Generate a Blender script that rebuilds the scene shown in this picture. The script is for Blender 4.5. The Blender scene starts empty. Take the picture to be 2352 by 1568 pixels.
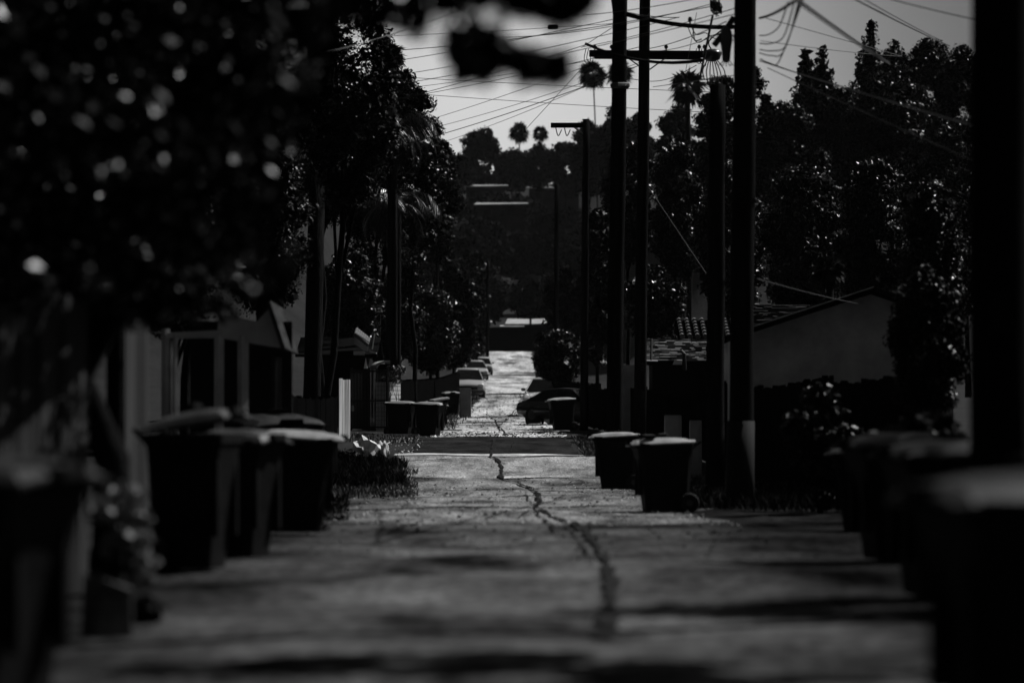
import bpy, bmesh, math, random
import numpy as np
from mathutils import Vector, Matrix
random.seed(7); rng = np.random.default_rng(11)
R = math.radians
# ------------------------------------------------------------------ camera, sky, sun, exposure
scene = bpy.context.scene
col = scene.collection
CAMZ = 0.95
FP, CX, CY, HOR = 8820.0, 1176.0, 784.0, 1020.0     # focal length and picture centre in photo units, horizon row
PITCH = math.atan((HOR - CY) / FP)
cd = bpy.data.cameras.new('camera'); cam = bpy.data.objects.new('camera', cd); col.objects.link(cam)
cam.location = (0, 0, CAMZ); cam.rotation_euler = (math.pi / 2 + PITCH, 0, 0)
cd.sensor_width = 36; cd.lens = 36 * FP / 2352
cd.clip_start = 0.5; cd.clip_end = 6000
cd.dof.use_dof = True; cd.dof.focus_distance = 112; cd.dof.aperture_fstop = 1.7; cd.dof.aperture_blades = 8
scene.camera = cam
SUN_EL = R(48); SUN_AZ = R(58)                        # azimuth clockwise from +Y (straight ahead)
w = bpy.data.worlds.new("World"); scene.world = w; w.use_nodes = True
nt = w.node_tree; nt.nodes.clear()
sky = nt.nodes.new('ShaderNodeTexSky'); sky.sky_type = 'NISHITA'; sky.sun_disc = False
sky.sun_elevation = SUN_EL; sky.sun_rotation = SUN_AZ
sky.air_density = 1.0; sky.dust_density = 4.0; sky.ozone_density = 1.0
bw = nt.nodes.new('ShaderNodeRGBToBW'); bg = nt.nodes.new('ShaderNodeBackground'); out = nt.nodes.new('ShaderNodeOutputWorld')
bg.inputs['Strength'].default_value = 0.10
# added falloff, imitating a vignette and cutting ambient: the sky is brightest low over the head of the alley and falls off upwards and sideways
tcw = nt.nodes.new('ShaderNodeTexCoord'); dot = nt.nodes.new('ShaderNodeVectorMath'); dot.operation = 'DOT_PRODUCT'
GA, GE = R(-0.6), R(3.4); dot.inputs[1].default_value = (math.sin(GA) * math.cos(GE), math.cos(GA) * math.cos(GE), math.sin(GE))
nrmw = nt.nodes.new('ShaderNodeVectorMath'); nrmw.operation = 'NORMALIZE'
nt.links.new(tcw.outputs['Generated'], nrmw.inputs[0]); nt.links.new(nrmw.outputs[0], dot.inputs[0])
def mth(op, a, b=None):
    n = nt.nodes.new('ShaderNodeMath'); n.operation = op
    for k, v in enumerate((a, b)):
        if v is None: continue
        if isinstance(v, (int, float)): n.inputs[k].default_value = v
        else: nt.links.new(v, n.inputs[k])
    return n.outputs[0]
ang2 = mth('MULTIPLY', mth('SUBTRACT', 1.0, dot.outputs['Value']), 2.0)            # ~ angle squared
fall = mth('POWER', 2.71828, mth('MULTIPLY', ang2, -1.0 / R(5.1) ** 2))
cl = nt.nodes.new('ShaderNodeTexNoise'); cl.inputs['Scale'].default_value = 9; cl.inputs['Detail'].default_value = 4
nt.links.new(nrmw.outputs[0], cl.inputs['Vector'])
fac = mth('MULTIPLY', mth('ADD', mth('MULTIPLY', fall, 0.9), 0.10), mth('ADD', mth('MULTIPLY', cl.outputs[0], 0.3), 0.85))
nt.links.new(sky.outputs[0], bw.inputs[0]); nt.links.new(mth('MULTIPLY', bw.outputs[0], fac), bg.inputs[0]); nt.links.new(bg.outputs[0], out.inputs[0])
sd = bpy.data.lights.new('sun', 'SUN'); sd.energy = 3.0; sd.angle = R(0.5); sd.color = (1, 1, 1)
sun = bpy.data.objects.new('sun', sd); col.objects.link(sun)
SD = Vector((math.sin(SUN_AZ) * math.cos(SUN_EL), math.cos(SUN_AZ) * math.cos(SUN_EL), math.sin(SUN_EL)))
sun.rotation_euler = SD.to_track_quat('Z', 'Y').to_euler(); sun.location = (20, 20, 40)
vs = scene.view_settings; vs.view_transform = 'Standard'; vs.look = 'None'; vs.gamma = 1; vs.use_curve_mapping = False
vs.exposure = 1.0

# ------------------------------------------------------------------ helpers
ca, sa = math.cos(PITCH), math.sin(PITCH)
def P(px, py, Z):
    """photo point at distance Z -> world"""
    u = (px - CX); v = (CY - py)
    d = Vector((u, FP * ca - v * sa, FP * sa + v * ca)); t = Z / d.y
    return Vector((d.x * t, Z, CAMZ + d.z * t))
def PX(px, Z): return (px - CX) / FP * Z
GZ = [-60, 10, 16, 27, 55, 77, 84, 98, 118, 170, 213, 323, 380, 392, 405, 430, 470, 560, 655, 700, 760, 900, 1400, 3000]
GH = [-0.3, -0.08, 0.0, 0.02, -0.02, 0.05, 0.22, 0.64, 1.19, 2.26, 3.5, 6.77, 9.7, 10.4, 10.7, 11.5, 14.5, 27, 38, 48, 56, 62, 45, 10]
def gr(y): return float(np.interp(y, GZ, GH))
def g(x, y):
    """height of the ground beside the alley"""
    e = max(0.0, abs(x + 0.3) - (6.2 if y < 68 else 3.1))
    b = min(e, 1.0) * (0.07 + 0.06 * math.sin(y * 0.31 + x) + 0.05 * math.sin(y * 0.11 + 2 * x))
    h = 0
    if y > 430: h = (y - 430) * 0.012 * math.sin(x * 0.03 + 1.0 + y * .004)
    if y > 240:
        sm = lambda v: 0 if v <= 0 else 1 if v >= 1 else v * v * (3 - 2 * v)
        h += 20 * sm((y - 240) / 90) * (sm((x - 6) / 16) + sm((-x - 7) / 16)) * (1 - .6 * sm((y - 420) / 200))
    return gr(y) + b + h

def mat(name, base, rough=0.8, spec=0.5, noise=None, metal=0.0, bump=None, trans=0.0, coord='Object', stretch=(1, 1, 1), extra=None, edge=None):
    m = bpy.data.materials.new(name); m.use_nodes = True
    t = m.node_tree; b = t.nodes['Principled BSDF']
    b.inputs['Roughness'].default_value = rough; b.inputs['Metallic'].default_value = metal
    b.inputs['Specular IOR Level'].default_value = spec
    b.inputs['Base Color'].default_value = (base, base, base, 1)
    tc = t.nodes.new('ShaderNodeTexCoord'); mp = t.nodes.new('ShaderNodeMapping'); mp.inputs['Scale'].default_value = stretch
    t.links.new(tc.outputs[coord], mp.inputs[0])
    if noise:
        sc, lo, hi = noise[:3]; det = noise[3] if len(noise) > 3 else 6
        n = t.nodes.new('ShaderNodeTexNoise'); n.inputs['Scale'].default_value = sc; n.inputs['Detail'].default_value = det; n.inputs['Roughness'].default_value = 0.62
        cr = t.nodes.new('ShaderNodeValToRGB'); cr.color_ramp.elements[0].position = 0.35; cr.color_ramp.elements[1].position = 0.66
        cr.color_ramp.elements[0].color = (lo, lo, lo, 1); cr.color_ramp.elements[1].color = (hi, hi, hi, 1)
        t.links.new(mp.outputs[0], n.inputs['Vector']); t.links.new(n.outputs[0], cr.inputs[0])
        src = cr.outputs[0]
        if extra:      # second, finer grain multiplied in
            n3 = t.nodes.new('ShaderNodeTexNoise'); n3.inputs['Scale'].default_value = extra[0]; n3.inputs['Detail'].default_value = 5
            mr = t.nodes.new('ShaderNodeMapRange'); mr.inputs[1].default_value = .32; mr.inputs[2].default_value = .68
            mr.inputs[3].default_value = extra[1]; mr.inputs[4].default_value = extra[2]
            mx = t.nodes.new('ShaderNodeMix'); mx.data_type = 'RGBA'; mx.blend_type = 'MULTIPLY'; mx.inputs[0].default_value = 1
            mp3 = t.nodes.new('ShaderNodeMapping'); mp3.inputs['Scale'].default_value = extra[3] if len(extra) > 3 else (1, 1, 1)
            t.links.new(tc.outputs[coord], mp3.inputs[0]); t.links.new(mp3.outputs[0], n3.inputs['Vector']); t.links.new(n3.outputs[0], mr.inputs[0])
            t.links.new(src, mx.inputs[6]); t.links.new(mr.outputs[0], mx.inputs[7]); src = mx.outputs[2]
        if edge:       # paving darkened away from its middle: vignette and side shade painted into the colour
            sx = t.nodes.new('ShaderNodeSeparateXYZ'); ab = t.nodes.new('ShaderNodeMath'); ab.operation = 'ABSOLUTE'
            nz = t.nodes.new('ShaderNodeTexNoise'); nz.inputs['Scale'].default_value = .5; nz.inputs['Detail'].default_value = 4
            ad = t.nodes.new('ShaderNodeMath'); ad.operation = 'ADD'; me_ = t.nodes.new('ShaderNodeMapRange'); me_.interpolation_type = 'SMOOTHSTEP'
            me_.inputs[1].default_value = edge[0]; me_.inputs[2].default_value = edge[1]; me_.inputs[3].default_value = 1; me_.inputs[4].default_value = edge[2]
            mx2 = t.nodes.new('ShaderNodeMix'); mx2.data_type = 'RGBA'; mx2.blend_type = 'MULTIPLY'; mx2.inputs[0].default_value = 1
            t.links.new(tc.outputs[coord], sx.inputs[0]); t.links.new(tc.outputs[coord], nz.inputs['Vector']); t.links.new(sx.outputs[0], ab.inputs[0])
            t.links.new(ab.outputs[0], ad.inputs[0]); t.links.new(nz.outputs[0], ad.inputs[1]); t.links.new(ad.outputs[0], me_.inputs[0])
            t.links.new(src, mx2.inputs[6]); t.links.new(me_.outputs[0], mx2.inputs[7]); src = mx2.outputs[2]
        t.links.new(src, b.inputs['Base Color'])
    if bump:
        n2 = t.nodes.new('ShaderNodeTexNoise'); n2.inputs['Scale'].default_value = bump[0]; n2.inputs['Detail'].default_value = 8
        bp = t.nodes.new('ShaderNodeBump'); bp.inputs['Strength'].default_value = bump[1]; bp.inputs['Distance'].default_value = bump[2]
        t.links.new(mp.outputs[0], n2.inputs['Vector']); t.links.new(n2.outputs[0], bp.inputs['Height']); t.links.new(bp.outputs[0], b.inputs['Normal'])
    return m
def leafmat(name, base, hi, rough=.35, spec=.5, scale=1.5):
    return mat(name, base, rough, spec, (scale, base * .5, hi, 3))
def planks(name, lo, hi, sx=9.0):
    """boards with grain running along local Z"""
    return mat(name, hi, .9, 0, (1.0, lo, hi, 7), stretch=(sx, sx, .35), bump=(2.5, .5, .02))

M = {}
M['soil'] = mat('soil', .02, .95, .1, (.35, .003, .012, 8), coord='Object', extra=(7, .5, 1.4), bump=(3, .6, .1))
M['near_road'] = mat('old_asphalt', .08, .95, 0, (.7, .006, .09, 9), stretch=(1, .4, 1), extra=(9, .45, 1.6, (1, .6, 1)), bump=(14, .9, .03), edge=(0.9, 3.6, .17))  # dark near tone and side fade: vignette painted into the base colour
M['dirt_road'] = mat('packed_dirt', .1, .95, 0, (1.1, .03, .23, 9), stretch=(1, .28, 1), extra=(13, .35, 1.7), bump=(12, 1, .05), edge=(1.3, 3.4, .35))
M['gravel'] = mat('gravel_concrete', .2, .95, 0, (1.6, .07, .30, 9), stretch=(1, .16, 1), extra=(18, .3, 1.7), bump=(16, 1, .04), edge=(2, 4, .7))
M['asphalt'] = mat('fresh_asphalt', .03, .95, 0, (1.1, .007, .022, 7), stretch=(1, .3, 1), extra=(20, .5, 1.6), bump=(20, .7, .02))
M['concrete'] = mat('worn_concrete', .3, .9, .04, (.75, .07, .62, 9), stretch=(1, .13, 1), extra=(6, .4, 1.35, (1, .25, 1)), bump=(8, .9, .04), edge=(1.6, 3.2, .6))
M['lip'] = mat('pale_gutter', .4, .8, .3, (1.5, .16, .55, 7), stretch=(1, .6, 1), extra=(9, .6, 1.2))
M['tar'] = mat('tar', .008, .9, .04, (4, .004, .012))
M['pole'] = mat('pole_wood', .003, .95, .02, (1.2, .0015, .006, 6), stretch=(8, 8, .4), bump=(3, .6, .02))
M['pole_wrap'] = mat('pole_guard', .02, .8, .08, (1.4, .004, .010, 5), stretch=(2, 2, .5))
M['wire'] = mat('wire', .006, .6, .3)
M['wire_shiny'] = mat('bright_wire', .02, .35, .6, metal=.3)
M['metal'] = mat('dull_metal', .04, .5, .5, metal=.5)
M['porcelain'] = mat('porcelain', .02, .3, .5)
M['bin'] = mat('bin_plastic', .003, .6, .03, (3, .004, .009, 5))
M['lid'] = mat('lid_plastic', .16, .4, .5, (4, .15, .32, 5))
M['rubber'] = mat('rubber', .006, .8, .2)
M['bark'] = mat('bark', .005, .95, .05, (2, .0015, .004, 8), stretch=(5, 5, 1), bump=(6, .8, .05))
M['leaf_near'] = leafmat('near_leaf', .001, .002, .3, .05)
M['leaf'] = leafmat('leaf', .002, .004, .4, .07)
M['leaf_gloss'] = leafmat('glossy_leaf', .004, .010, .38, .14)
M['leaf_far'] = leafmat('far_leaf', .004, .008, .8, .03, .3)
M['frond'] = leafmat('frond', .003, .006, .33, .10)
M['petal'] = mat('petal', .4, .7, .2)
M['fence'] = planks('old_boards', .015, .05)
M['fence_dark'] = planks('dark_boards', .0015, .004)
M['fence_pale'] = planks('pale_boards', .12, .6, 14)
M['stucco'] = mat('stucco', .36, .95, .1, (.9, .22, .44, 8), bump=(30, .3, .01))
M['stucco_dark'] = mat('dark_stucco', .006, .95, .05, (.8, .004, .008, 4))
M['lid_dark'] = mat('dark_lid_plastic', .015, .5, .2, (4, .004, .014, 5))  # darkened copy of the lid plastic: vignette put into the colour
M['lid_mid'] = mat('grey_lid_plastic', .04, .42, .35, (4, .02, .06, 5))  # half darkened lid copy for the left foreground, vignette put into its colour
M['pale_leaf'] = leafmat('pale_leaf', .14, .24, .5, .2, 3)
M['shingle_dim'] = mat('dim_shingle', .03, .9, 0, (1.0, .02, .045, 6), stretch=(2.2, 1, 8))
M['block_dark'] = mat('dirty_block', .07, .95, 0, (3, .03, .1, 6))
M['hill_wall'] = mat('hill_wall', .02, .9, .05, (.5, .012, .025, 3))
M['trim'] = mat('pale_trim', .3, .7, .2, (2, .2, .36, 4))
M['trim_dark'] = mat('dark_trim', .005, .9, 0)
M['white'] = mat('white_paint', .7, .6, .3, (2, .55, .75, 4))
M['tile'] = mat('clay_tile', .06, .7, .2, (1.5, .035, .09, 5))
M['shingle'] = mat('shingle', .08, .8, .2, (1.0, .03, .12, 6), stretch=(2.2, 1, 8))
M['iron'] = mat('wrought_iron', .006, .5, .3)
M['block'] = mat('block', .3, .9, .1, (2, .4, .6, 5))
M['tarp'] = mat('crumpled_tarp', .5, .8, .2, (2.2, .2, .6, 6))
M['glass'] = mat('dark_glass', .003, .12, .2)
M['car_silver'] = mat('silver_paint', .28, .3, .6, metal=.1)
M['car_dark'] = mat('dark_paint', .012, .25, .6)
M['car_white'] = mat('white_car_paint', .3, .3, .5)
M['lamp'] = mat('lamp_lens', .6, .15, .8)
M['grass'] = leafmat('grass_blade', .03, .09, .5, .2, 2)
M['litter'] = mat('paper', .6, .8, .2)

def tag(o, label=None, cat=None, group=None, kind=None):
    if label: o['label'] = label
    if cat: o['category'] = cat
    if group: o['group'] = group
    if kind: o['kind'] = kind
    return o
def thing(name, label, cat, loc=(0, 0, 0), rz=0, group=None, kind=None):
    o = bpy.data.objects.new(name, None); col.objects.link(o); o.empty_display_size = .2
    o.location = loc; o.rotation_euler = (0, 0, rz)
    return tag(o, label, cat, group, kind)
def mobj(name, me, material, parent=None, smooth=False):
    o = bpy.data.objects.new(name, me); col.objects.link(o)
    if material: me.materials.append(material)
    if parent: o.parent = parent
    if smooth: me.polygons.foreach_set('use_smooth', [True] * len(me.polygons))
    return o
def obj(name, bm, material, parent=None, smooth=False):
    me = bpy.data.meshes.new(name); bmesh.ops.recalc_face_normals(bm, faces=bm.faces); bm.to_mesh(me); bm.free()
    return mobj(name, me, material, parent, smooth)
def npmesh(name, verts, nper, material, parent=None):
    """verts (N*nper,3) -> N polygons of nper corners"""
    verts = np.asarray(verts, dtype=np.float32).reshape(-1, 3); n = len(verts) // nper
    me = bpy.data.meshes.new(name); me.vertices.add(len(verts)); me.vertices.foreach_set('co', verts.ravel())
    me.loops.add(n * nper); me.loops.foreach_set('vertex_index', np.arange(n * nper, dtype=np.int32))
    me.polygons.add(n); me.polygons.foreach_set('loop_start', np.arange(0, n * nper, nper, dtype=np.int32))
    me.polygons.foreach_set('loop_total', np.full(n, nper, dtype=np.int32))
    me.update(calc_edges=True); me.validate()
    return mobj(name, me, material, parent)
def gridmesh(name, V, nx, ny, material, parent=None, smooth=True, kind=None):
    me = bpy.data.meshes.new(name)
    F = [(j * nx + i, j * nx + i + 1, (j + 1) * nx + i + 1, (j + 1) * nx + i) for j in range(ny - 1) for i in range(nx - 1)]
    me.from_pydata(V, [], F); me.update()
    o = mobj(name, me, material, parent, smooth)
    if kind: o['kind'] = kind
    return o
def box(bm, x0, x1, y0, y1, z0, z1, rz=0, piv=None, bev=0):
    r = bmesh.ops.create_cube(bm, size=1); vs_ = r['verts']
    for v in vs_:
        v.co = Vector(((x0 + x1) / 2 + v.co.x * (x1 - x0), (y0 + y1) / 2 + v.co.y * (y1 - y0), (z0 + z1) / 2 + v.co.z * (z1 - z0)))
    if rz:
        p = piv or Vector(((x0 + x1) / 2, (y0 + y1) / 2, 0))
        bmesh.ops.rotate(bm, verts=vs_, cent=p, matrix=Matrix.Rotation(rz, 3, 'Z'))
    if bev:
        es = list({e for v in vs_ for e in v.link_edges}); bmesh.ops.bevel(bm, geom=es, offset=bev, segments=2, affect='EDGES')
    return vs_
def tube(bm, pts, rad, n=6, cap=True):
    """swept tube through pts, rad float or list"""
    pts = [Vector(p) for p in pts]; k = len(pts)
    rr = rad if isinstance(rad, (list, tuple)) else [rad] * k
    rings = []; prev = None
    for i, p in enumerate(pts):
        d = (pts[min(i + 1, k - 1)] - pts[max(i - 1, 0)])
        if d.length < 1e-9: d = Vector((0, 0, 1))
        d.normalize()
        a = Vector((0, 0, 1)) if abs(d.z) < .9 else Vector((1, 0, 0))
        if prev is not None: a = prev
        s = d.cross(a); s.normalize(); t = s.cross(d); prev = t
        rings.append([bm.verts.new(p + (s * math.cos(2 * math.pi * j / n) + t * math.sin(2 * math.pi * j / n)) * rr[i]) for j in range(n)])
    for i in range(k - 1):
        for j in range(n):
            bm.faces.new((rings[i][j], rings[i][(j + 1) % n], rings[i + 1][(j + 1) % n], rings[i + 1][j]))
    if cap:
        bm.faces.new(rings[0]); bm.faces.new(rings[-1][::-1])
def lathe(bm, prof, c=(0, 0, 0), n=16, axis='Z'):
    rings = []
    for r, z in prof:
        ring = []
        for j in range(n):
            a = 2 * math.pi * j / n
            v = (r * math.cos(a), r * math.sin(a), z) if axis == 'Z' else (z, r * math.cos(a), r * math.sin(a))
            ring.append(bm.verts.new((c[0] + v[0], c[1] + v[1], c[2] + v[2])))
        rings.append(ring)
    for i in range(len(rings) - 1):
        for j in range(n):
            bm.faces.new((rings[i][j], rings[i][(j + 1) % n], rings[i + 1][(j + 1) % n], rings[i + 1][j]))
    bm.faces.new(rings[0]); bm.faces.new(rings[-1])
def prism(bm, pts, off):
    """polygon pts (3-D) extruded by vector off"""
    a = [bm.verts.new(p) for p in pts]; b = [bm.verts.new(Vector(p) + Vector(off)) for p in pts]; n = len(pts)
    bm.faces.new(a); bm.faces.new(b[::-1])
    for i in range(n): bm.faces.new((a[i], a[(i + 1) % n], b[(i + 1) % n], b[i]))

# ------------------------------------------------------------------ ground and alley
def axis_pts(a, b, dens): 
    out_ = [a]
    while out_[-1] < b: out_.append(out_[-1] + dens(out_[-1]))
    return out_
ys = axis_pts(-60, 1800, lambda y: 1.0 if 0 < y < 130 else (3 if y < 430 else 14) if y >= 0 else 10)
xs = sorted(set([-700, -500, -350, -250, -180, -130, -90, -65, -45, -32, -24, -18, -14, -11, -9, -7.5, -6.5, -5.5, -4.8, -4.2, -3.7, -3.3, -3, -2, -1, 0, 1, 2, 2.5, 2.8, 3.1, 3.6, 4.2, 4.8, 5.5, 6.5, 7.5, 9, 11, 14, 18, 24, 32, 45, 65, 90, 130, 180, 250, 350, 500, 700]))
V = []
for y in ys:
    for x in xs:
        z = g(x, y) - (.05 if abs(x + .2) < (6.4 if y < 68 else 3.4) else 0.0)
        if abs(x + .3) > (6.2 if y < 68 else 3.4) and y < 420: z += random.uniform(-.03, .05)
        V.append((x, y, z))
gridmesh('ground', V, len(xs), len(ys), M['soil'], kind='structure')

def road(name, y0, y1, xl, xr, m, dz=.0, wob=.12, step=.5, nx=15, bumps=.012):
    yy = axis_pts(y0, y1 - step * .6, lambda y: step if y < 140 else step * 3); yy[-1] = y1
    V = []
    for y in yy:
        l = xl(y) + wob * math.sin(y * .9 + 1) + wob * .6 * math.sin(y * 2.3); r = xr(y) + wob * math.sin(y * .7) + wob * .6 * math.sin(y * 1.9 + 2)
        for i in range(nx):
            x = l + (r - l) * i / (nx - 1)
            V.append((x, y, gr(y) + dz + bumps * (math.sin(x * 2.1 + y * .83) + math.sin(x * .9 - y * 1.37) + math.sin(y * .47 + x * .4))))
    return gridmesh(name, V, nx, len(yy), m, kind='structure')
c_ = lambda v: (lambda y: v)
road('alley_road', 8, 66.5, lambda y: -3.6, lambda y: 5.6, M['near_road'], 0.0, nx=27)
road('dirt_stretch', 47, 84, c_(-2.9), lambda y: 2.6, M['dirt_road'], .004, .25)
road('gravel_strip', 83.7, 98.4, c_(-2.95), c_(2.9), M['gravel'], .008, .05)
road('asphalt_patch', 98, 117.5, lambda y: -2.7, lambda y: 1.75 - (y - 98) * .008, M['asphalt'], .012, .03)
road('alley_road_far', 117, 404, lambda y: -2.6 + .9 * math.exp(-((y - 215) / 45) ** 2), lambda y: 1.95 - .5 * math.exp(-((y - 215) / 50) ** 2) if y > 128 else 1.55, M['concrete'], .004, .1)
road('gutter', 97.6, 98.9, c_(-3.0), c_(2.9), M['lip'], .03, .0, .3)
road('gutter', 82.9, 83.9, c_(-.2), c_(1.3), M['lip'], .03, .0, .3)
# sealed cracks
def seam(pts, wid, dz=.022, name='road_crack'):
    V = []; F = []
    k = 0
    ph = random.uniform(0, 6)
    for i in range(len(pts) - 1):
        (x0, y0), (x1, y1) = pts[i], pts[i + 1]
        n = 9
        for j in range(n + (i == len(pts) - 2)):
            t = j / n; x = x0 + (x1 - x0) * t + random.uniform(-.02, .02); y = y0 + (y1 - y0) * t
            w_ = wid * random.uniform(.6, 1.25) * (.75 + .45 * math.sin(ph + y * 1.9) * math.sin(y * .8)) * (.35 if (i == len(pts) - 2 and j > 5) else 1)
            for s in (-1, -.33, .33, 1):
                xx = x + s * w_ / 2
                V.append((xx, y, gr(y) + dz + .012 * (math.sin(xx * 2.1 + y * .83) + math.sin(xx * .9 - y * 1.37) + math.sin(y * .47 + xx * .4)))); k += 1
    return gridmesh(name, V, 4, len(V) // 4, M['tar'], kind='structure')
def rowZ(py):
    """distance at which the alley floor is seen on row py"""
    lo, hi = 9.0, 400.0
    for _ in range(60):
        m = (lo + hi) / 2; r = HOR - (gr(m) - CAMZ) * FP / m
        if r > py: lo = m
        else: hi = m
    return lo
def spath(l): 
    o_ = []
    for px, py in l:
        Z = rowZ(py); o_.append((PX(px, Z), Z))
    return o_
seam(spath([(1390, 1475), (1398, 1400), (1404, 1340), (1388, 1290), (1372, 1255), (1345, 1225), (1310, 1200), (1262, 1183), (1228, 1172)]), .11)
seam(spath([(1228, 1172), (1240, 1158), (1238, 1140), (1222, 1125), (1195, 1112), (1160, 1104), (1150, 1096), (1153, 1075), (1146, 1062), (1128, 1050), (1134, 1020), (1138, 1000)]), .11, .036)
seam(spath([(1275, 1228), (1262, 1205), (1240, 1185), (1228, 1172)]), .05)
seam(spath([(1150, 990), (1143, 980), (1138, 965), (1120, 955)]), .07)
seam(spath([(1142, 978), (1160, 968), (1175, 955)]), .06)
seam(spath([(1165, 1003), (1152, 985), (1143, 978)]), .07)
seam(spath([(1170, 955), (1190, 935), (1198, 915), (1190, 900)]), .06)

for pl_, w_s in (([(1228, 1172), (1190, 1186), (1150, 1190)], .035), ([(1352, 1232), (1360, 1212), (1340, 1196)], .03), ([(1404, 1340), (1440, 1356), (1490, 1362)], .03),
                 ([(1262, 1183), (1215, 1150), (1205, 1130)], .03), ([(1128, 1050), (1100, 1056), (1068, 1058)], .03), ([(1185, 1000), (1178, 1022), (1170, 1046)], .05),
                 ([(1300, 1210), (1330, 1240), (1362, 1300)], .03), ([(1146, 1062), (1175, 1070), (1230, 1078)], .03), ([(1120, 955), (1090, 950), (1060, 952)], .03)):
    seam(spath(pl_), w_s)
# ------------------------------------------------------------------ foliage
def leaves(centers, radii, n, size, squash=.7, up=0.35, aspect=.55):
    """n leaf quads spread over clumps; returns vertex array (n*4,3)"""
    centers = np.asarray(centers); radii = np.asarray(radii)
    p = radii ** 2; p = p / p.sum(); idx = rng.choice(len(centers), n, p=p)
    d = rng.normal(size=(n, 3)); d /= np.linalg.norm(d, axis=1)[:, None]
    rad = radii[idx] * rng.uniform(.45, 1.08, n) ** .6
    pos = centers[idx] + d * rad[:, None] * np.array([1, 1, squash])
    nrm = rng.normal(size=(n, 3)) + d * .6 + np.array([0, 0, up]); nrm /= np.linalg.norm(nrm, axis=1)[:, None]
    a = np.cross(nrm, rng.normal(size=(n, 3))); a /= np.linalg.norm(a, axis=1)[:, None]; b = np.cross(nrm, a)
    s = size * rng.uniform(.6, 1.4, n)[:, None]
    c0 = pos - a * s; c1 = pos + b * s * aspect + nrm * s * .12; c2 = pos + a * s; c3 = pos - b * s * aspect + nrm * s * .12
    return np.stack([c0, c1, c2, c3], axis=1).reshape(-1, 3)
def crown_clumps(c, rx, ry, rz, k, r0):
    C = []; Rr = []
    for _ in range(k):
        while True:
            v = rng.uniform(-1, 1, 3)
            if v @ v < 1: break
        v = v / max(1e-6, np.linalg.norm(v)) * (np.linalg.norm(v) ** .5)
        C.append((c[0] + v[0] * rx, c[1] + v[1] * ry, c[2] + v[2] * rz)); Rr.append(r0 * rng.uniform(.6, 1.25))
    return C, Rr
def trunk_bm(base, top, r0, r1, limbs=(), seed=0):
    bm = bmesh.new(); rd = random.Random(seed); pts = []; rr = []
    for i in range(7):
        t = i / 6; p = Vector(base).lerp(Vector(top), t); j = (r0 * 1.2) * math.sin(t * 3.1)
        pts.append(p + Vector((rd.uniform(-j, j), rd.uniform(-j, j), 0))); rr.append((r0 + (r1 - r0) * t) * (1.35 if i == 0 else 1))
    tube(bm, pts, rr, 9)
    for l in limbs:
        s = pts[rd.choice([3, 4, 5])]; e = Vector(l); m_ = s.lerp(e, .5) + Vector((rd.uniform(-.2, .2), rd.uniform(-.2, .2), .15)) * (e - s).length * .25
        tube(bm, [s, m_, e], [r1 * .8, r1 * .5, r1 * .15], 5)
    return bm
def tree(name, label, cat, px, ytop, hw, Z, ybot=None, n=5000, size=None, m='leaf', group=None, kind='round', clumps=64, cr=.25, depth=None, px_base=None, fill=.95):
    """crown spans px +- hw and ytop..ybot at distance Z, the trunk stands on the ground"""
    top = P(px, ytop, Z); x0 = top.x; rx = hw / FP * Z
    gz = g(PX(px_base or px, Z), Z)
    zb = P(px, ybot, Z).z if ybot else gz + (top.z - gz) * .3
    zb = max(zb, gz + .1); cz = (top.z + zb) / 2; rz = max(.3, (top.z - zb) / 2)
    ry = depth or rx; size = size or max(.03, 4.2 / FP * Z)
    t = thing(name, label, cat, (PX(px_base or px, Z), Z, gz), 0, group)
    o = Vector(t.location)
    n = int(min(15000, max(1800, .24 * math.pi * hw * rz / Z * FP)))
    if kind == 'round':
        mr = min(rx, rz); clumps = int(34 + 26 * rz / rx + 20 * rx / rz)
        C, Rr = crown_clumps((x0, Z, cz), rx - mr * .28, ry - mr * .28, rz - mr * .28, clumps, mr * .33)
    else:          # conifer: clumps follow a cone
        C = []; Rr = []
        clumps = 46
        for i in range(clumps):
            tt = (i + .5) / clumps; z = top.z - (top.z - zb) * tt; r = rx * (tt ** .62) * random.uniform(.7, 1.15); a = i * 2.4
            C.append((x0 + r * .5 * math.cos(a), Z + r * .5 * math.sin(a), z)); Rr.append(max(rx * .14, r * .6))
            C.append((x0, Z, z)); Rr.append(max(rx * .08, r * .45))
    L = leaves(C, Rr, n, size, .8)
    L = np.concatenate([L, leaves(C, np.array(Rr) * .62, n // 4, size * 2.4, .8)])      # big inner sprays close the crown
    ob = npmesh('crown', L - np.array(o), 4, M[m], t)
    # dense twig mass inside so that the crown is not see-through
    limbs = [Vector(C[i]) - o for i in range(0, len(C), max(1, len(C) // 9))]
    r0 = max(.10, (top.z - gz) * .008)
    tp = Vector((x0, Z, cz if kind == 'round' else top.z - .3)) - o
    obj('trunk', trunk_bm((0, 0, -.2), tp, r0, r0 * (.45 if kind == 'round' else .12), limbs if kind == 'round' else (), int(px)), M['bark'], t, True)
    return t
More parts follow.
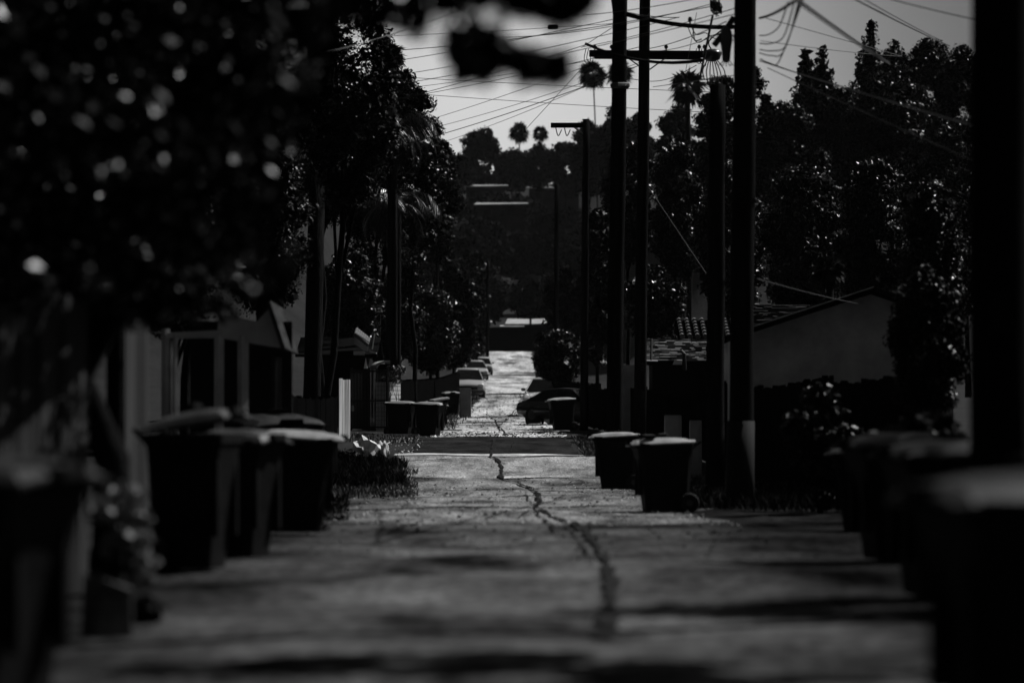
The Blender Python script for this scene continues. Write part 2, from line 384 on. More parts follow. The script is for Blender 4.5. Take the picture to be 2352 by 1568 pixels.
def fan_palm(name, label, px, py, rpx, Z, px_base=None, n=52, trunk=.16, group=None, skirt=True, seed=1):
    rd = random.Random(seed)
    c = P(px, py, Z); r = rpx / FP * Z; xb = PX(px_base if px_base else px, Z); gz = g(xb, Z)
    t = thing(name, label, 'palm tree', (xb, Z, gz), 0, group); o = Vector((xb, Z, gz)); cc = c - o
    bm = bmesh.new(); pts = [Vector((0, 0, -.2)).lerp(cc, s) + Vector((math.sin(s * 3.14) * .03 * cc.z * .3, 0, 0)) for s in (0, .2, .4, .6, .8, 1)]
    tube(bm, pts, [trunk * 1.3, trunk, trunk * .9, trunk * .85, trunk * .85, trunk * .9], 10)
    obj('trunk', bm, M['bark'], t, True)
    Q = []
    for i in range(n):
        a = rd.uniform(0, 2 * math.pi); el = rd.uniform(-1.2 if skirt else -.5, 1.35)
        d = Vector((math.cos(a) * math.cos(el), math.sin(a) * math.cos(el), math.sin(el)))
        roll = rd.uniform(-1.3, 1.3)
        pet = r * rd.uniform(.12, .42); hub = cc + d * pet
        s = d.cross(Vector((0, 0, 1))); s.normalize(); s = Matrix.Rotation(roll, 3, d) @ s; u = s.cross(d)
        w0 = r * .012
        Q += [cc - s * w0, cc + s * w0, hub + s * w0, hub - s * w0]
        nb = 15
        for k in range(nb):
            b = (k / (nb - 1) - .5) * 2 * 1.0; ln = r * rd.uniform(.5, .85) * (1 - .3 * abs(b) / 1.35)
            dd = (d * math.cos(b) + s * math.sin(b)).normalized(); dr = Vector((0, 0, -ln * rd.uniform(.12, .4)))
            nn = dd.cross(u).normalized() * (ln * .075)
            mid = hub + dd * ln * .55; tip = hub + dd * ln + dr
            Q += [hub, mid + nn, tip, mid - nn]
    npmesh('fronds', np.array([tuple(q) for q in Q]), 4, M['frond'], t)
    return t
def feather_palm(name, label, px, py, rpx, Z, px_base=None, n=22, trunk=.2, seed=1):
    rd = random.Random(seed)
    c = P(px, py, Z); r = rpx / FP * Z; xb = PX(px_base if px_base else px, Z); gz = g(xb, Z)
    t = thing(name, label, 'palm tree', (xb, Z, gz)); o = Vector((xb, Z, gz)); cc = c - o
    bm = bmesh.new(); tube(bm, [Vector((0, 0, -.2)).lerp(cc, s) for s in (0, .3, .6, 1)], [trunk * 1.3, trunk, trunk, trunk * .9], 10)
    obj('trunk', bm, M['bark'], t, True)
    Q = []
    for i in range(n):
        a = rd.uniform(0, 2 * math.pi); el = rd.uniform(-.2, 1.2); L = r * rd.uniform(.85, 1.15)
        h = Vector((math.cos(a), math.sin(a), 0)); pts = []; p = cc.copy(); e = el
        for s in range(17):
            pts.append(p.copy()); p = p + (h * math.cos(e) + Vector((0, 0, math.sin(e)))) * L / 13; e -= .16
        side = h.cross(Vector((0, 0, 1)))
        for s in range(16):
            p = pts[s]; q = pts[s + 1]; w0 = r * .01
            Q += [p - side * w0, p + side * w0, q + side * w0 * .8, q - side * w0 * .8]
            if s < 2: continue
            for sub in (0, .5):
                pp = p.lerp(q, sub); ax = (q - p).normalized()
                for sg in (-1, 1):
                    ln = r * .3 * math.sin(math.pi * min(.98, (s + 2) / 18)) * rd.uniform(.8, 1.1)
                    dd = (side * sg * .8 + ax * .6 + Vector((0, 0, -rd.uniform(.25, .8)))).normalized()
                    wv = ax * ln * .05
                    mid = pp + dd * ln * .5; Q += [pp, mid + wv, pp + dd * ln + Vector((0, 0, -ln * .15)), mid - wv]
    npmesh('fronds', np.array([tuple(q) for q in Q]), 4, M['frond'], t)
    return t
#@@OBJECTS
# ------------------------------------------------------------------ wheelie bins
def make_bin(label, X, Z, yaw, s=1.0, lid_open=0.0, lean=0.0, group='wheeled rubbish bins along the alley', dz=0.0, s_lid='lid', ws=1.0):
    """front faces local -Y"""
    t = thing('wheelie_bin', label, 'rubbish bin', (X, Z, g(X, Z) + dz if abs(X) > 3 else gr(Z) + dz), yaw, group)
    t.rotation_euler = (lean + .018 * math.sin(Z * 3.1), .02 * math.sin(Z * 1.7), yaw)
    W_, D_, H_ = .70 * s * ws, .82 * s * ws, 1.0 * s
    bm = bmesh.new(); rings = []
    secs = [(.02, .74, -.60, .44), (.10, .76, -.62, .44), (.55, .86, -.76, .46), (.86, .94, -.92, .48), (.90, .97, -.95, .49), (.905, 1.03, -1.0, .52), (.97, 1.03, -1.0, .52), (.975, .98, -.97, .49)]
    for z, wf, f, b in secs:
        ring = []
        x = W_ / 2 * wf; yf = D_ * .5 * f; yb = D_ * b; c = .05 * s
        for (px, py) in ((-x + c, yf), (x - c, yf), (x, yf + c), (x, yb - c), (x - c, yb), (-x + c, yb), (-x, yb - c), (-x, yf + c)):
            ring.append(bm.verts.new((px, py, z * H_)))
        rings.append(ring)
    for i in range(len(rings) - 1):
        for j in range(8): bm.faces.new((rings[i][j], rings[i][(j + 1) % 8], rings[i + 1][(j + 1) % 8], rings[i + 1][j]))
    bm.faces.new(rings[0]); bm.faces.new(rings[-1])
    for k in (-.18, .18): box(bm, k * s - .02, k * s + .02, D_ * -.44, D_ * -.36, .25 * H_, .8 * H_)
    box(bm, -W_ * .3, W_ * .3, D_ * .44, D_ * .53, .16 * H_, .24 * H_)
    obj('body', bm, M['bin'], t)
    # lid: slopes down to the front, shallow dome with a raised rim
    nx, ny = 13, 13; V = []
    hy = D_ * .5
    for layer in (0, 1):
        for j in range(ny):
            for i in range(nx):
                u = i / (nx - 1) * 2 - 1; v = j / (ny - 1)
                x = u * W_ * .53 * (1 - .04 * abs(u) * (1 - v)); y = -D_ * 1.08 + v * D_ * 1.10
                dome = .042 * s * (1 - abs(u) ** 3) * math.sin(math.pi * min(1, .12 + v * .95)) ** .6
                rim = -.03 * s if (i in (0, nx - 1) or j == 0) else 0
                rib = .012 * s if (i in (3, 4, 8, 9) and 2 < j < 11) else 0
                z = dome + rib + rim + .05 * s * v
                if layer: z -= .02 * s
                V.append((x, y, z))
    F = [(j * nx + i, j * nx + i + 1, (j + 1) * nx + i + 1, (j + 1) * nx + i) for j in range(ny - 1) for i in range(nx - 1)]
    N = nx * ny; F += [tuple(N + a for a in f[::-1]) for f in F]
    ed = [i for i in range(nx)] + [j * nx + nx - 1 for j in range(1, ny)] + [(ny - 1) * nx + i for i in range(nx - 2, -1, -1)] + [j * nx for j in range(ny - 2, 0, -1)]
    F += [(ed[k], ed[(k + 1) % len(ed)], N + ed[(k + 1) % len(ed)], N + ed[k]) for k in range(len(ed))]
    me = bpy.data.meshes.new('lid'); me.from_pydata(V, [], F); me.update()
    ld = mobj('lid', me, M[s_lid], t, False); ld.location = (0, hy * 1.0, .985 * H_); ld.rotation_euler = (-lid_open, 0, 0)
    bm = bmesh.new(); box(bm, -.11 * s, .11 * s, -D_ * 1.13, -D_ * 1.03, -.03 * s, .035 * s, bev=.01 * s); obj('lid_grip', bm, M['bin'], ld); bm = bmesh.new(); box(bm, -.09 * s, .09 * s, -D_ * .62, -D_ * .42, .085 * s, .13 * s, bev=.012 * s)
    obj('lid_stop', bm, M['bin'], ld)
    bm = bmesh.new(); tube(bm, [(-W_ * .46, hy * 1.0, .94 * H_), (-W_ * .46, hy * 1.22, 1.0 * H_), (W_ * .46, hy * 1.22, 1.0 * H_), (W_ * .46, hy * 1.0, .94 * H_)], .018 * s, 6)
    obj('handle', bm, M['bin'], t)
    bm = bmesh.new(); tube(bm, [(-W_ * .42, hy * .86, .14 * s), (W_ * .42, hy * .86, .14 * s)], .012 * s, 6)
    obj('axle', bm, M['metal'], t)
    for sx in (-1, 1):
        bm = bmesh.new(); x = sx * W_ * .46; lathe(bm, [(.05 * s, -.03), (.13 * s, -.028), (.14 * s, -.015), (.14 * s, .015), (.13 * s, .028), (.05 * s, .03)], (x, hy * .86, .14 * s), 16, 'X')
        wl = obj('wheel', bm, M['rubber'], t)
        bm = bmesh.new(); lathe(bm, [(.045 * s, -.034), (.055 * s, 0), (.045 * s, .034)], (x, hy * .86, .14 * s), 10, 'X'); obj('hub', bm, M['metal'], wl)
    return t
RT, LF = R(90), R(-90)
# left side, front turned to the alley (+X)
make_bin('huge blurred dark bin cut by the left edge of the picture', PX(-60, 14.2), 14.2, RT - .45, .88, 0, s_lid='lid_dark')
make_bin('blurred bin on the left, nearest of the left group, its lid propped up', PX(447, 28.4), 28.4, RT - .3, 1.04, .22, s_lid='lid_mid', ws=.72)
make_bin('blurred bin pushed against the right of the bin with the propped lid', PX(556, 31.5), 31.5, RT - .45, 1.0, s_lid='lid_mid', ws=.72)
make_bin('bin with a pale sunlit lid at the end of the left foreground row', PX(680, 41), 41, RT + .05, 1.04)
make_bin('narrow tall bin standing behind the left foreground row, by the dark fence', PX(642, 47), 47, R(20), 1.25, s_lid='lid_dark')
make_bin('bin leaning by the iron gate, left of the pair below the lit pillar', PX(925, 119), 119, RT - .35, 1.02)
make_bin('bin right of its twin beside the iron gate, lid edge catching light', PX(987, 118), 118.5, RT - .35, 1.0)
make_bin('shorter bin behind the pair by the gate, its lid half lifted', PX(1003, 127), 127, RT, .95, .22)
make_bin('distant left bin standing before the grey cabinet', PX(1037, 166), 166, R(10), 1.0)
# right side, front turned to the alley (-X)
make_bin('bin with litter on its bright lid, larger of the sharp pair on the right verge', PX(1519, 54.5), 54.5, LF + .1, 1.0, 0)
make_bin('bin behind the bright lidded one on the right, beside the grass mound', PX(1414, 76), 76, LF - .1, 1.08, 0)
make_bin('black bin standing before the parked cars on the right', PX(1290, 128), 128, LF + .12, 1.05)
make_bin('narrow bin at the alley edge left of the parked cars', PX(1224, 143), 143, R(-15), .9)
make_bin('blurred bin on the right behind its neighbour, lid tilted up', PX(1990, 42), 42, LF - .3, .88, s_lid='lid_dark')
make_bin('blurred bin between the tilted lid bin and the near utility pole', PX(2065, 31), 31, LF + .2, .97, s_lid='lid_dark')
make_bin('blurred dark bin leaning on the base of the near utility pole', PX(2175, 23.5), 23.5, LF + .2, .90, s_lid='lid_dark')
make_bin('huge blurred bin with a light patch cut by the right edge', PX(2385, 12.2), 12.2, LF + .25, .86, s_lid='lid_dark')
# junk left on the bright lid
def scrap(label, px, py, Z, w_, d_, h_, m, rz=0, name='cardboard_scrap'):
    c = P(px, py, Z); bm = bmesh.new(); nx = 6; V = []
    box(bm, -w_ / 2, w_ / 2, -d_ / 2, d_ / 2, -h_ / 2, h_ / 2, bev=h_ * .2)
    for v in bm.verts: v.co.z += .02 * math.sin(v.co.x * 30) * h_ * 8
    o = obj(name, bm, M[m]); o.location = c; o.rotation_euler = (.06, .1, rz); tag(o, label, 'litter')
    return o

scrap('dark flattened box lying on the bright lidded right bin', 1490, 1002, 54.3, .17, .2, .05, 'rubber', .2)
scrap('smaller dark block lying right of the flattened box on the bright lid', 1520, 999, 54.6, .12, .2, .045, 'rubber', -.3, 'rubbish_scrap')
nb = [o for o in bpy.data.objects if str(o.get('label', '')).startswith('huge blurred bin with a light patch')][0]
bm = bmesh.new(); prism(bm, [(-.40, -.16, .70), (-.40, .02, .70), (-.36, -.01, .56), (-.36, -.13, .56)], (-.012, 0, 0)); obj('sticker', bm, M['stucco'], nb)

# ------------------------------------------------------------------ utility poles
def pole(label, pxb, pxt, Z, dia, ytop=None, top_extra=3.0, name='utility_pole', px_ref=None):
    xb = PX(pxb, Z); gz = g(xb, Z)
    top = P(pxt, ytop, Z) if ytop is not None else P(pxt, -40, Z) + Vector(((pxt - pxb) / 1500 * 0, 0, top_extra))
    t = thing(name, label, 'utility pole', (xb, Z, gz), 0, 'wooden utility poles')
    h = top - Vector((xb, Z, gz)); bm = bmesh.new()
    pts = [Vector((0, 0, -.3))] + [h * (i / 9) + Vector((math.sin(i * 1.7) * .008, 0, 0)) for i in range(1, 10)]
    tube(bm, pts, [dia / 2 * (1.06 - .2 * i / 9) for i in range(10)], 18)
    obj('shaft', bm, M['pole'], t, True)
    t['h'] = h.z
    return t
def on(t, px, py, Z=None): # point of the photo relative to thing t, on its plane
    return P(px, py, Z or t.location.y) - Vector(t.location)
def arm(t, name, p0, p1, wd, th, sag=0.0, m='pole'):
    bm = bmesh.new(); a = Vector(p0); b = Vector(p1); n = 8
    if th:  # squared timber
        for i in range(n):
            pass
        d = (b - a); L = d.length; vs_ = box(bm, 0, L, -wd / 2, wd / 2, -th / 2, th / 2, bev=.008)
        ang = math.atan2(d.z, math.hypot(d.x, d.y)); q = Vector((1, 0, 0)).rotation_difference(d)
        for v in bm.verts: v.co = q @ v.co + a
    else:
        pts = [a.lerp(b, i / n) + Vector((0, 0, -sag * 4 * (i / n) * (1 - i / n))) for i in range(n + 1)]
        tube(bm, pts, [wd * (1 + .0 * i) for i in range(n + 1)], 8)
    return obj(name, bm, M[m], t)
def insulator(t, p, s=.09):
    bm = bmesh.new(); lathe(bm, [(s * .25, -s), (s * .25, 0), (s * .8, .1 * s), (s * .45, .4 * s), (s * .8, .6 * s), (s * .4, 1.1 * s), (s * .5, 1.3 * s)], p, 10)
    return obj('insulator', bm, M['porcelain'], t, True)
def brace(t, p0, p1, r=.018, m='metal', name='brace'):
    bm = bmesh.new(); tube(bm, [p0, p1], r, 5); return obj(name, bm, M[m], t)
def cable(t, pts, r=.012, m='wire', name='jumper_cable'):
    """smooth curve through points"""
    pts = [Vector(p) for p in pts]; q = []
    for i in range(len(pts) - 1):
        p0 = pts[max(i - 1, 0)]; p1 = pts[i]; p2 = pts[i + 1]; p3 = pts[min(i + 2, len(pts) - 1)]
        for k in range(6):
            s = k / 6; q.append(.5 * ((2 * p1) + (p2 - p0) * s + (2 * p0 - 5 * p1 + 4 * p2 - p3) * s * s + (3 * p1 - p0 - 3 * p2 + p3) * s ** 3))
    q.append(pts[-1]); bm = bmesh.new(); tube(bm, q, r, 5); return obj(name, bm, M[m], t)
# near right pole
p = pole('thick black near pole filling the right edge of the picture', 2297, 2297, 21.2, .335)
bm = bmesh.new(); box(bm, -.07, .05, -.20, -.165, 1.55, 1.78); obj('pole_tag', bm, M['pole_wrap'], p)
# stout pole with the grey guard and its cut-off neighbour
p = pole('stout dark pole with a grey guard round its foot, on the right verge', 1700, 1718, 60, .37)
bm = bmesh.new(); tube(bm, [(0, 0, -.05), (0.0, 0, .6), (.01, 0, 1.32)], [.225, .222, .218], 18); obj('guard', bm, M['pole_wrap'], p, True)
pS = p
tr = on(p, 1668, 100)
bm = bmesh.new(); lathe(bm, [(.03, -.30), (.06, -.27), (.075, -.1), (.10, .05), (.09, .18), (.05, .26), (.02, .28)], tr, 12); obj('cable_splice', bm, M['porcelain'], p, True)
for k in range(5):
    a = on(p, 1668 + (k - 2) * 3, 138); b = on(p, 1668 + (k - 2) * 13, 150 - abs(k - 2) * 3); cable(p, [a, (a + b) / 2 + Vector((0, 0, -.06)), b], .007)
cable(p, [on(p, 1686, 40), on(p, 1665, 72), on(p, 1640, 105)], .05, 'wire', 'cable_bundle')
for (ax, ay, bx, by, cx_, cy_) in ((1690, 45, 1700, 70, 1684, 82), (1682, 80, 1692, 100, 1698, 118), (1680, 62, 1674, 84, 1690, 96)):
    cable(p, [on(p, ax, ay), on(p, bx, by), on(p, cx_, cy_)], .009)
p = pole('cut off pole stub left of the stout pole, topped below the tree line', 1641, 1648, 70, .33, 196)
bm = bmesh.new(); box(bm, -.07, .07, -.19, -.172, 1.9, 2.22); obj('pole_tag', bm, M['pole_wrap'], p)
# pole with number tags
def digits(t, s_, x, y, z, h, m='iron'):
    cu = bpy.data.curves.new('number', 'FONT'); cu.body = s_; cu.size = h * 1.35; cu.extrude = .004; cu.align_x = 'CENTER'
    o = bpy.data.objects.new('number', cu); col.objects.link(o)
    me = bpy.data.meshes.new_from_object(o); bpy.data.objects.remove(o)
    n = mobj('number', me, M[m], t); n.location = (x, y, z); n.rotation_euler = (R(90), 0, 0); return n
pB = pole('slim straight pole with two small number plates on the right', 1468, 1486, 99, .31)
for py, ch in ((843, '3'), (906, '2')):
    c = on(pB, 1476, py); bm = bmesh.new(); box(bm, c.x - .06, c.x + .07, c.y - .185, c.y - .172, c.z - .14, c.z + .14)
    pl = obj('number_plate', bm, M['pole_wrap'], pB); digits(pl, ch, c.x + .005, c.y - .19, c.z - .08, .2)
# big crossarm on it
arm(pB, 'crossarm', on(pB, 1353, 125) + Vector((0, -.2, 0)), on(pB, 1618, 127) + Vector((0, -.2, 0)), .12, .17)
arm(pB, 'crossarm', on(pB, 1365, 127) + Vector((0, .2, 0)), on(pB, 1610, 129) + Vector((0, .2, 0)), .12, .15)
brace(pB, on(pB, 1440, 134) + Vector((0, -.2, 0)), on(pB, 1476, 158)); brace(pB, on(pB, 1530, 134) + Vector((0, -.2, 0)), on(pB, 1492, 160))
for px in (1366, 1405, 1530, 1606, 1618): insulator(pB, on(pB, px, 112), .075)
for k, (px, l) in enumerate(((1346, 30), (1352, 26), (1612, 34), (1600, 28), (1622, 22))):
    cable(pB, [on(pB, px, 112), on(pB, px - 4, 120 + l * .6), on(pB, px + 8, 118 + l), on(pB, px + 12, 116)], .010)
cable(pB, [on(pB, 1600, 150), on(pB, 1545, 178), on(pB, 1498, 187), on(pB, 1440, 180)], .009)
# ladder pole
pA = pole('leaning pole with step irons near its top, left of the plated pole', 1408, 1431, 78, .325)
arm(pA, 'lamp_bracket', on(pA, 1343, 104) + Vector((0, -.3, 0)), on(pA, 1612, 143) + Vector((0, -.3, 0)), .028, 0, .18)
arm(pA, 'lamp_bracket', on(pA, 1343, 103) + Vector((0, -.3, 0)), on(pA, 1612, 139) + Vector((0, -.3, 0)), .010, 0, .18, 'wire_shiny')
arm(pA, 'upper_crossarm', on(pA, 1430, 31), on(pA, 1699, 62), .045, 0, .10)
arm(pA, 'upper_crossarm', on(pA, 1430, 31) + Vector((0, -.05, .04)), on(pA, 1560, 47) + Vector((0, -.05, .05)), .008, 0, .04, 'wire_shiny')
brace(pA, on(pA, 1403, -30), on(pA, 1416, 76), .03, 'metal', 'step_rail')
for k in range(5): brace(pA, on(pA, 1404 + k * 3, -16 + 20 * k), on(pA, 1420, -16 + 20 * k), .010, 'metal', 'step_iron')
bm = bmesh.new(); lathe(bm, [(.17, -.05), (.20, 0), (.20, .05), (.17, .07)], on(pA, 1424, 199) + Vector((0, -.02, 0)), 16); obj('collar', bm, M['metal'], pA)
for k in range(6):
    bm = bmesh.new(); lathe(bm, [(.012, -.03), (.014, .02), (.006, .035)], on(pA, 1421 + 3 * k, 196) + Vector((0, -.21, 0)), 6); obj('collar_bolt', bm, M['lamp'], pA)
insulator(pA, on(pA, 1585, 50), .07)
cable(pA, [on(pA, 1580, 62), on(pA, 1590, 85), on(pA, 1605, 98), on(pA, 1630, 84), on(pA, 1660, 76)], .010)
cable(pA, [on(pA, 1588, 62), on(pA, 1600, 80), on(pA, 1620, 76), on(pA, 1640, 88), on(pA, 1662, 96)], .010)
cable(pA, [on(pA, 1592, 60), on(pA, 1596, 92), on(pA, 1612, 90)], .012)
# hanging pothead cluster between the poles
t = thing('cable_terminal', 'hanging cable terminal with fanned wires between the leaning pole and stout pole', 'cable terminal', P(1636, 128, 78))
bm = bmesh.new(); lathe(bm, [(.05, -.12), (.15, -.08), (.20, .05), (.16, .10), (.08, .13)], (0, 0, 0), 14); obj('cap', bm, M['porcelain'], t, True)
for k in range(7):
    a = Vector(((k - 3) * .035, 0, -.1)); b = Vector(((k - 3) * .07 + .05, 0, -.5 - .06 * (k % 3))); cable(t, [a, (a + b) / 2 + Vector((.02 * (k - 3), 0, 0)), b], .012)
cable(t, [Vector((0, 0, .1)), Vector((-.06, 0, .3)), Vector((.3, 0, .6))], .015)
t = thing('cable_coil', 'tangled coil of cable hanging at the top edge left of the stout pole', 'cable coil', P(1645, 12, 70))
for k in range(11):
    a0 = random.uniform(0, 6.28); rr_ = random.uniform(.05, .12)
    cable(t, [Vector((rr_ * math.cos(a0 + j * .9), rr_ * .5 * math.sin(a0 + j * 1.3), random.uniform(-.22, .2))) for j in range(6)], .010)
cable(t, [Vector((0, 0, .1)), Vector((0, 0, .9))], .05, 'wire', 'hanger')
t = tag(arm(None, 'riser_conduit', P(1637, 36, 72), P(1607, 182, 72), .022, 0, 0, 'wire'), 'thin slanting conduit hanging left of the stout pole', 'conduit')
# far pole with short crossarm
pF = pole('distant thin pole with a short crossarm level with the treetops', 1341, 1346, 132, .27, 274)
arm(pF, 'crossarm', on(pF, 1265, 288), on(pF, 1349, 288), .12, .17)
for px in (1276, 1296): cable(pF, [on(pF, px, 291), on(pF, px + 6, 312), on(pF, px + 14, 298)], .018)
brace(pF, on(pF, 1318, 292), on(pF, 1340, 308), .03)
pole('faint pole down the slope left of the short crossarm pole', 1276, 1279, 215, .30, 425)
pole('slender far pole standing at the left edge of the alley head', 1119, 1121, 330, .3, 600)

# ------------------------------------------------------------------ wires
def wire(label, a, b, Za, Zb, r=.011, sag=.0, m='wire', name='power_line', mid=None):
    A = P(a[0], a[1], Za); B = P(b[0], b[1], Zb); n = 22
    if a[0] < 1100: A = A + (A - B) * (.5 if a[1] < 120 else .8)          # the span goes on behind the trees to its next pole
    if b[0] > 1880: B = B + (B - A) * .6
    pts = [A.lerp(B, i / n) + Vector((0, 0, -sag * 4 * (i / n) * (1 - i / n))) for i in range(n + 1)]
    bm = bmesh.new(); tube(bm, pts, r * .75, 5)
    o = obj(name, bm, M[m]); tag(o, label, 'wire', 'overhead wires'); return o
Ws = [  # a, b, Za, Zb, r, sag, label
 ((780, 100), (1071, 18), 60, 70, .010, .10, 'wire rising through the top left leaves'),
 ((1337, 36), (1690, -22), 75, 66, .010, .05, 'wire running out of the top edge behind the twin poles'),
 ((1090, 90), (1640, 14), 90, 70, .012, .12, 'thick wire arriving at the hanging coil from the left'),
 ((1130, 86), (1640, 8), 92, 70, .010, .16, 'wire just above the thick wire to the hanging coil'),
 ((840, 80), (1417, 54), 95, 79, .008, .06, 'nearly level faint wire carrying a small splice box'),
 ((900, 127), (1430, 40), 90, 79, .010, .15, 'wire passing above the blurred leaf cluster'),
 ((905, 150), (1560, 40), 90, 75, .010, .25, 'wire passing behind the blurred leaf cluster'),
 ((940, 168), (1700, 30), 88, 62, .010, .22, 'slack wire ending on the stout pole near the top'),
 ((1080, 180), (1343, 104), 105, 99, .012, .05, 'wire ending on the left tip of the big crossarm'),
 ((1340, 108), (1720, 10), 99, 62, .010, .05, 'wire from the big crossarm up to the stout pole'),
 ((949, 192), (1353, 140), 120, 99, .010, .12, 'wire under the leaf cluster meeting the big crossarm'),
 ((956, 205), (1470, 108), 120, 99, .012, .2, 'wire from the dark conifer to the big crossarm'),
 ((956, 208), (1700, 262), 130, 120, .012, .12, 'level wire crossing low, below all the slanting wires'),
 ((962, 173), (1700, 214), 130, 120, .012, .1, 'level wire crossing behind the leaf cluster foot'),
 ((1020, 258), (1353, 150), 125, 99, .011, .10, 'slanting wire, uppermost of those leaving the bright sky gap'),
 ((1028, 268), (1480, 140), 125, 99, .011, .25, 'slanting wire just below the uppermost one of the sky gap'),
 ((1045, 285), (1470, 150), 120, 99, .016, .2, 'dark slanting wire in the middle of the sky gap'),
 ((1045, 303), (1420, 165), 118, 80, .009, .2, 'thin lowest slanting wire of the sky gap'),
 ((1205, 300), (1343, 150), 125, 99, .012, .0, 'steep wire dropping from the big crossarm to the far trees'),
 ((1335, 110), (1412, 60), 99, 79, .010, .0, 'short steep wire between crossarm tip and the leaning pole'),
 ((1500, 200), (1700, 172), 99, 61, .010, .0, 'short level wire between plated pole and stout pole'),
 ((1490, 112), (1668, 50), 98, 62, .012, .06, 'wire rising from the plated pole to the stout pole'),
 ((1495, 118), (1690, 62), 98, 61, .010, .1, 'slacker wire rising from the plated pole to the stout pole'),
 ((1600, 30), (1570, 190), 80, 85, .008, .0, 'thin wire hanging plumb left of the terminal'),
 ((1745, 42), (1823, 4), 60, 40, .026, .03, 'thick cable rising right from the stout pole to the top edge'),
 ((1823, -8), (1987, 106), 40, 60, .022, .02, 'thick cable falling right towards the pointed conifer'),
 ((1826, 2), (1990, 112), 40, 60, .014, .03, 'thin cable lashed under the thick falling cable'),
 ((1759, 42), (1987, 106), 58, 80, .010, .0, 'long wire falling gently right to the conifer'),
 ((1747, 94), (1990, 121), 60, 90, .009, .03, 'faint level wire right of the stout pole'),
 ((1955, -6), (2125, 78), 50, 75, .018, .02, 'wire entering at the top edge above the round trees'),
 ((1970, -10), (2115, 68), 50, 75, .012, .02, 'thinner wire beside the one above the round trees'),
 ((2040, -3), (2235, 41), 50, 50, .012, .02, 'short wire behind the near pole in the upper right'),
 ((1745, 140), (2222, 277), 60, 45, .012, .04, 'glinting dashed wire running down across the dark right trees'),
 ((1745, 136), (1890, 184), 60, 80, .009, .03, 'faint wire above the glinting one right of the stout pole'),
 ((1763, 156), (2225, 360), 62, 50, .009, .03, 'barely visible wire lowest across the dark right trees'),
 ((1491, 432), (1622, 628), 98, 84, .010, .0, 'pale guy wire slanting down from the plated pole'),
 ((1740, 640), (1960, 690), 60, 80, .008, .05, 'dotted wire above the big gable roof'),
]
for a, b, Za, Zb, r, sg, lb in Ws:
    wire(lb, a, b, Za, Zb, r * 1.0, sg, 'wire_shiny' if ('glint' in lb or 'pale' in lb or 'dotted' in lb) else 'wire')
for k, (a, m_, b) in enumerate((((1745, 82), (1790, 60), (1810, 6)), ((1745, 100), (1800, 84), (1826, 0)), ((1745, 114), (1806, 104), (1836, -4)), ((1745, 122), (1800, 118), (1842, -8)), ((1748, 136), (1790, 140), (1846, -6)))):
    A, B_, C_ = P(a[0], a[1], 58), P(m_[0], m_[1], 52), P(b[0], b[1], 44)
    o = cable(None, [A, A.lerp(B_, .5) + Vector((0, 0, -.05)), B_, C_], .009, 'wire', 'drop_cable')
    tag(o, 'slack drop cable %s of the bunch looping right from the stout pole' % ['first from the top', 'second from the top', 'third from the top', 'fourth from the top', 'lowest'][k], 'wire', 'slack drop cables right of the stout pole')
c = P(1270, 63, 85); bm = bmesh.new(); box(bm, -.12, .12, -.05, .05, -.05, .05, bev=.015); o = obj('splice_box', bm, M['porcelain']); o.location = c; tag(o, 'small dark box on a wire in the open sky', 'splice box')
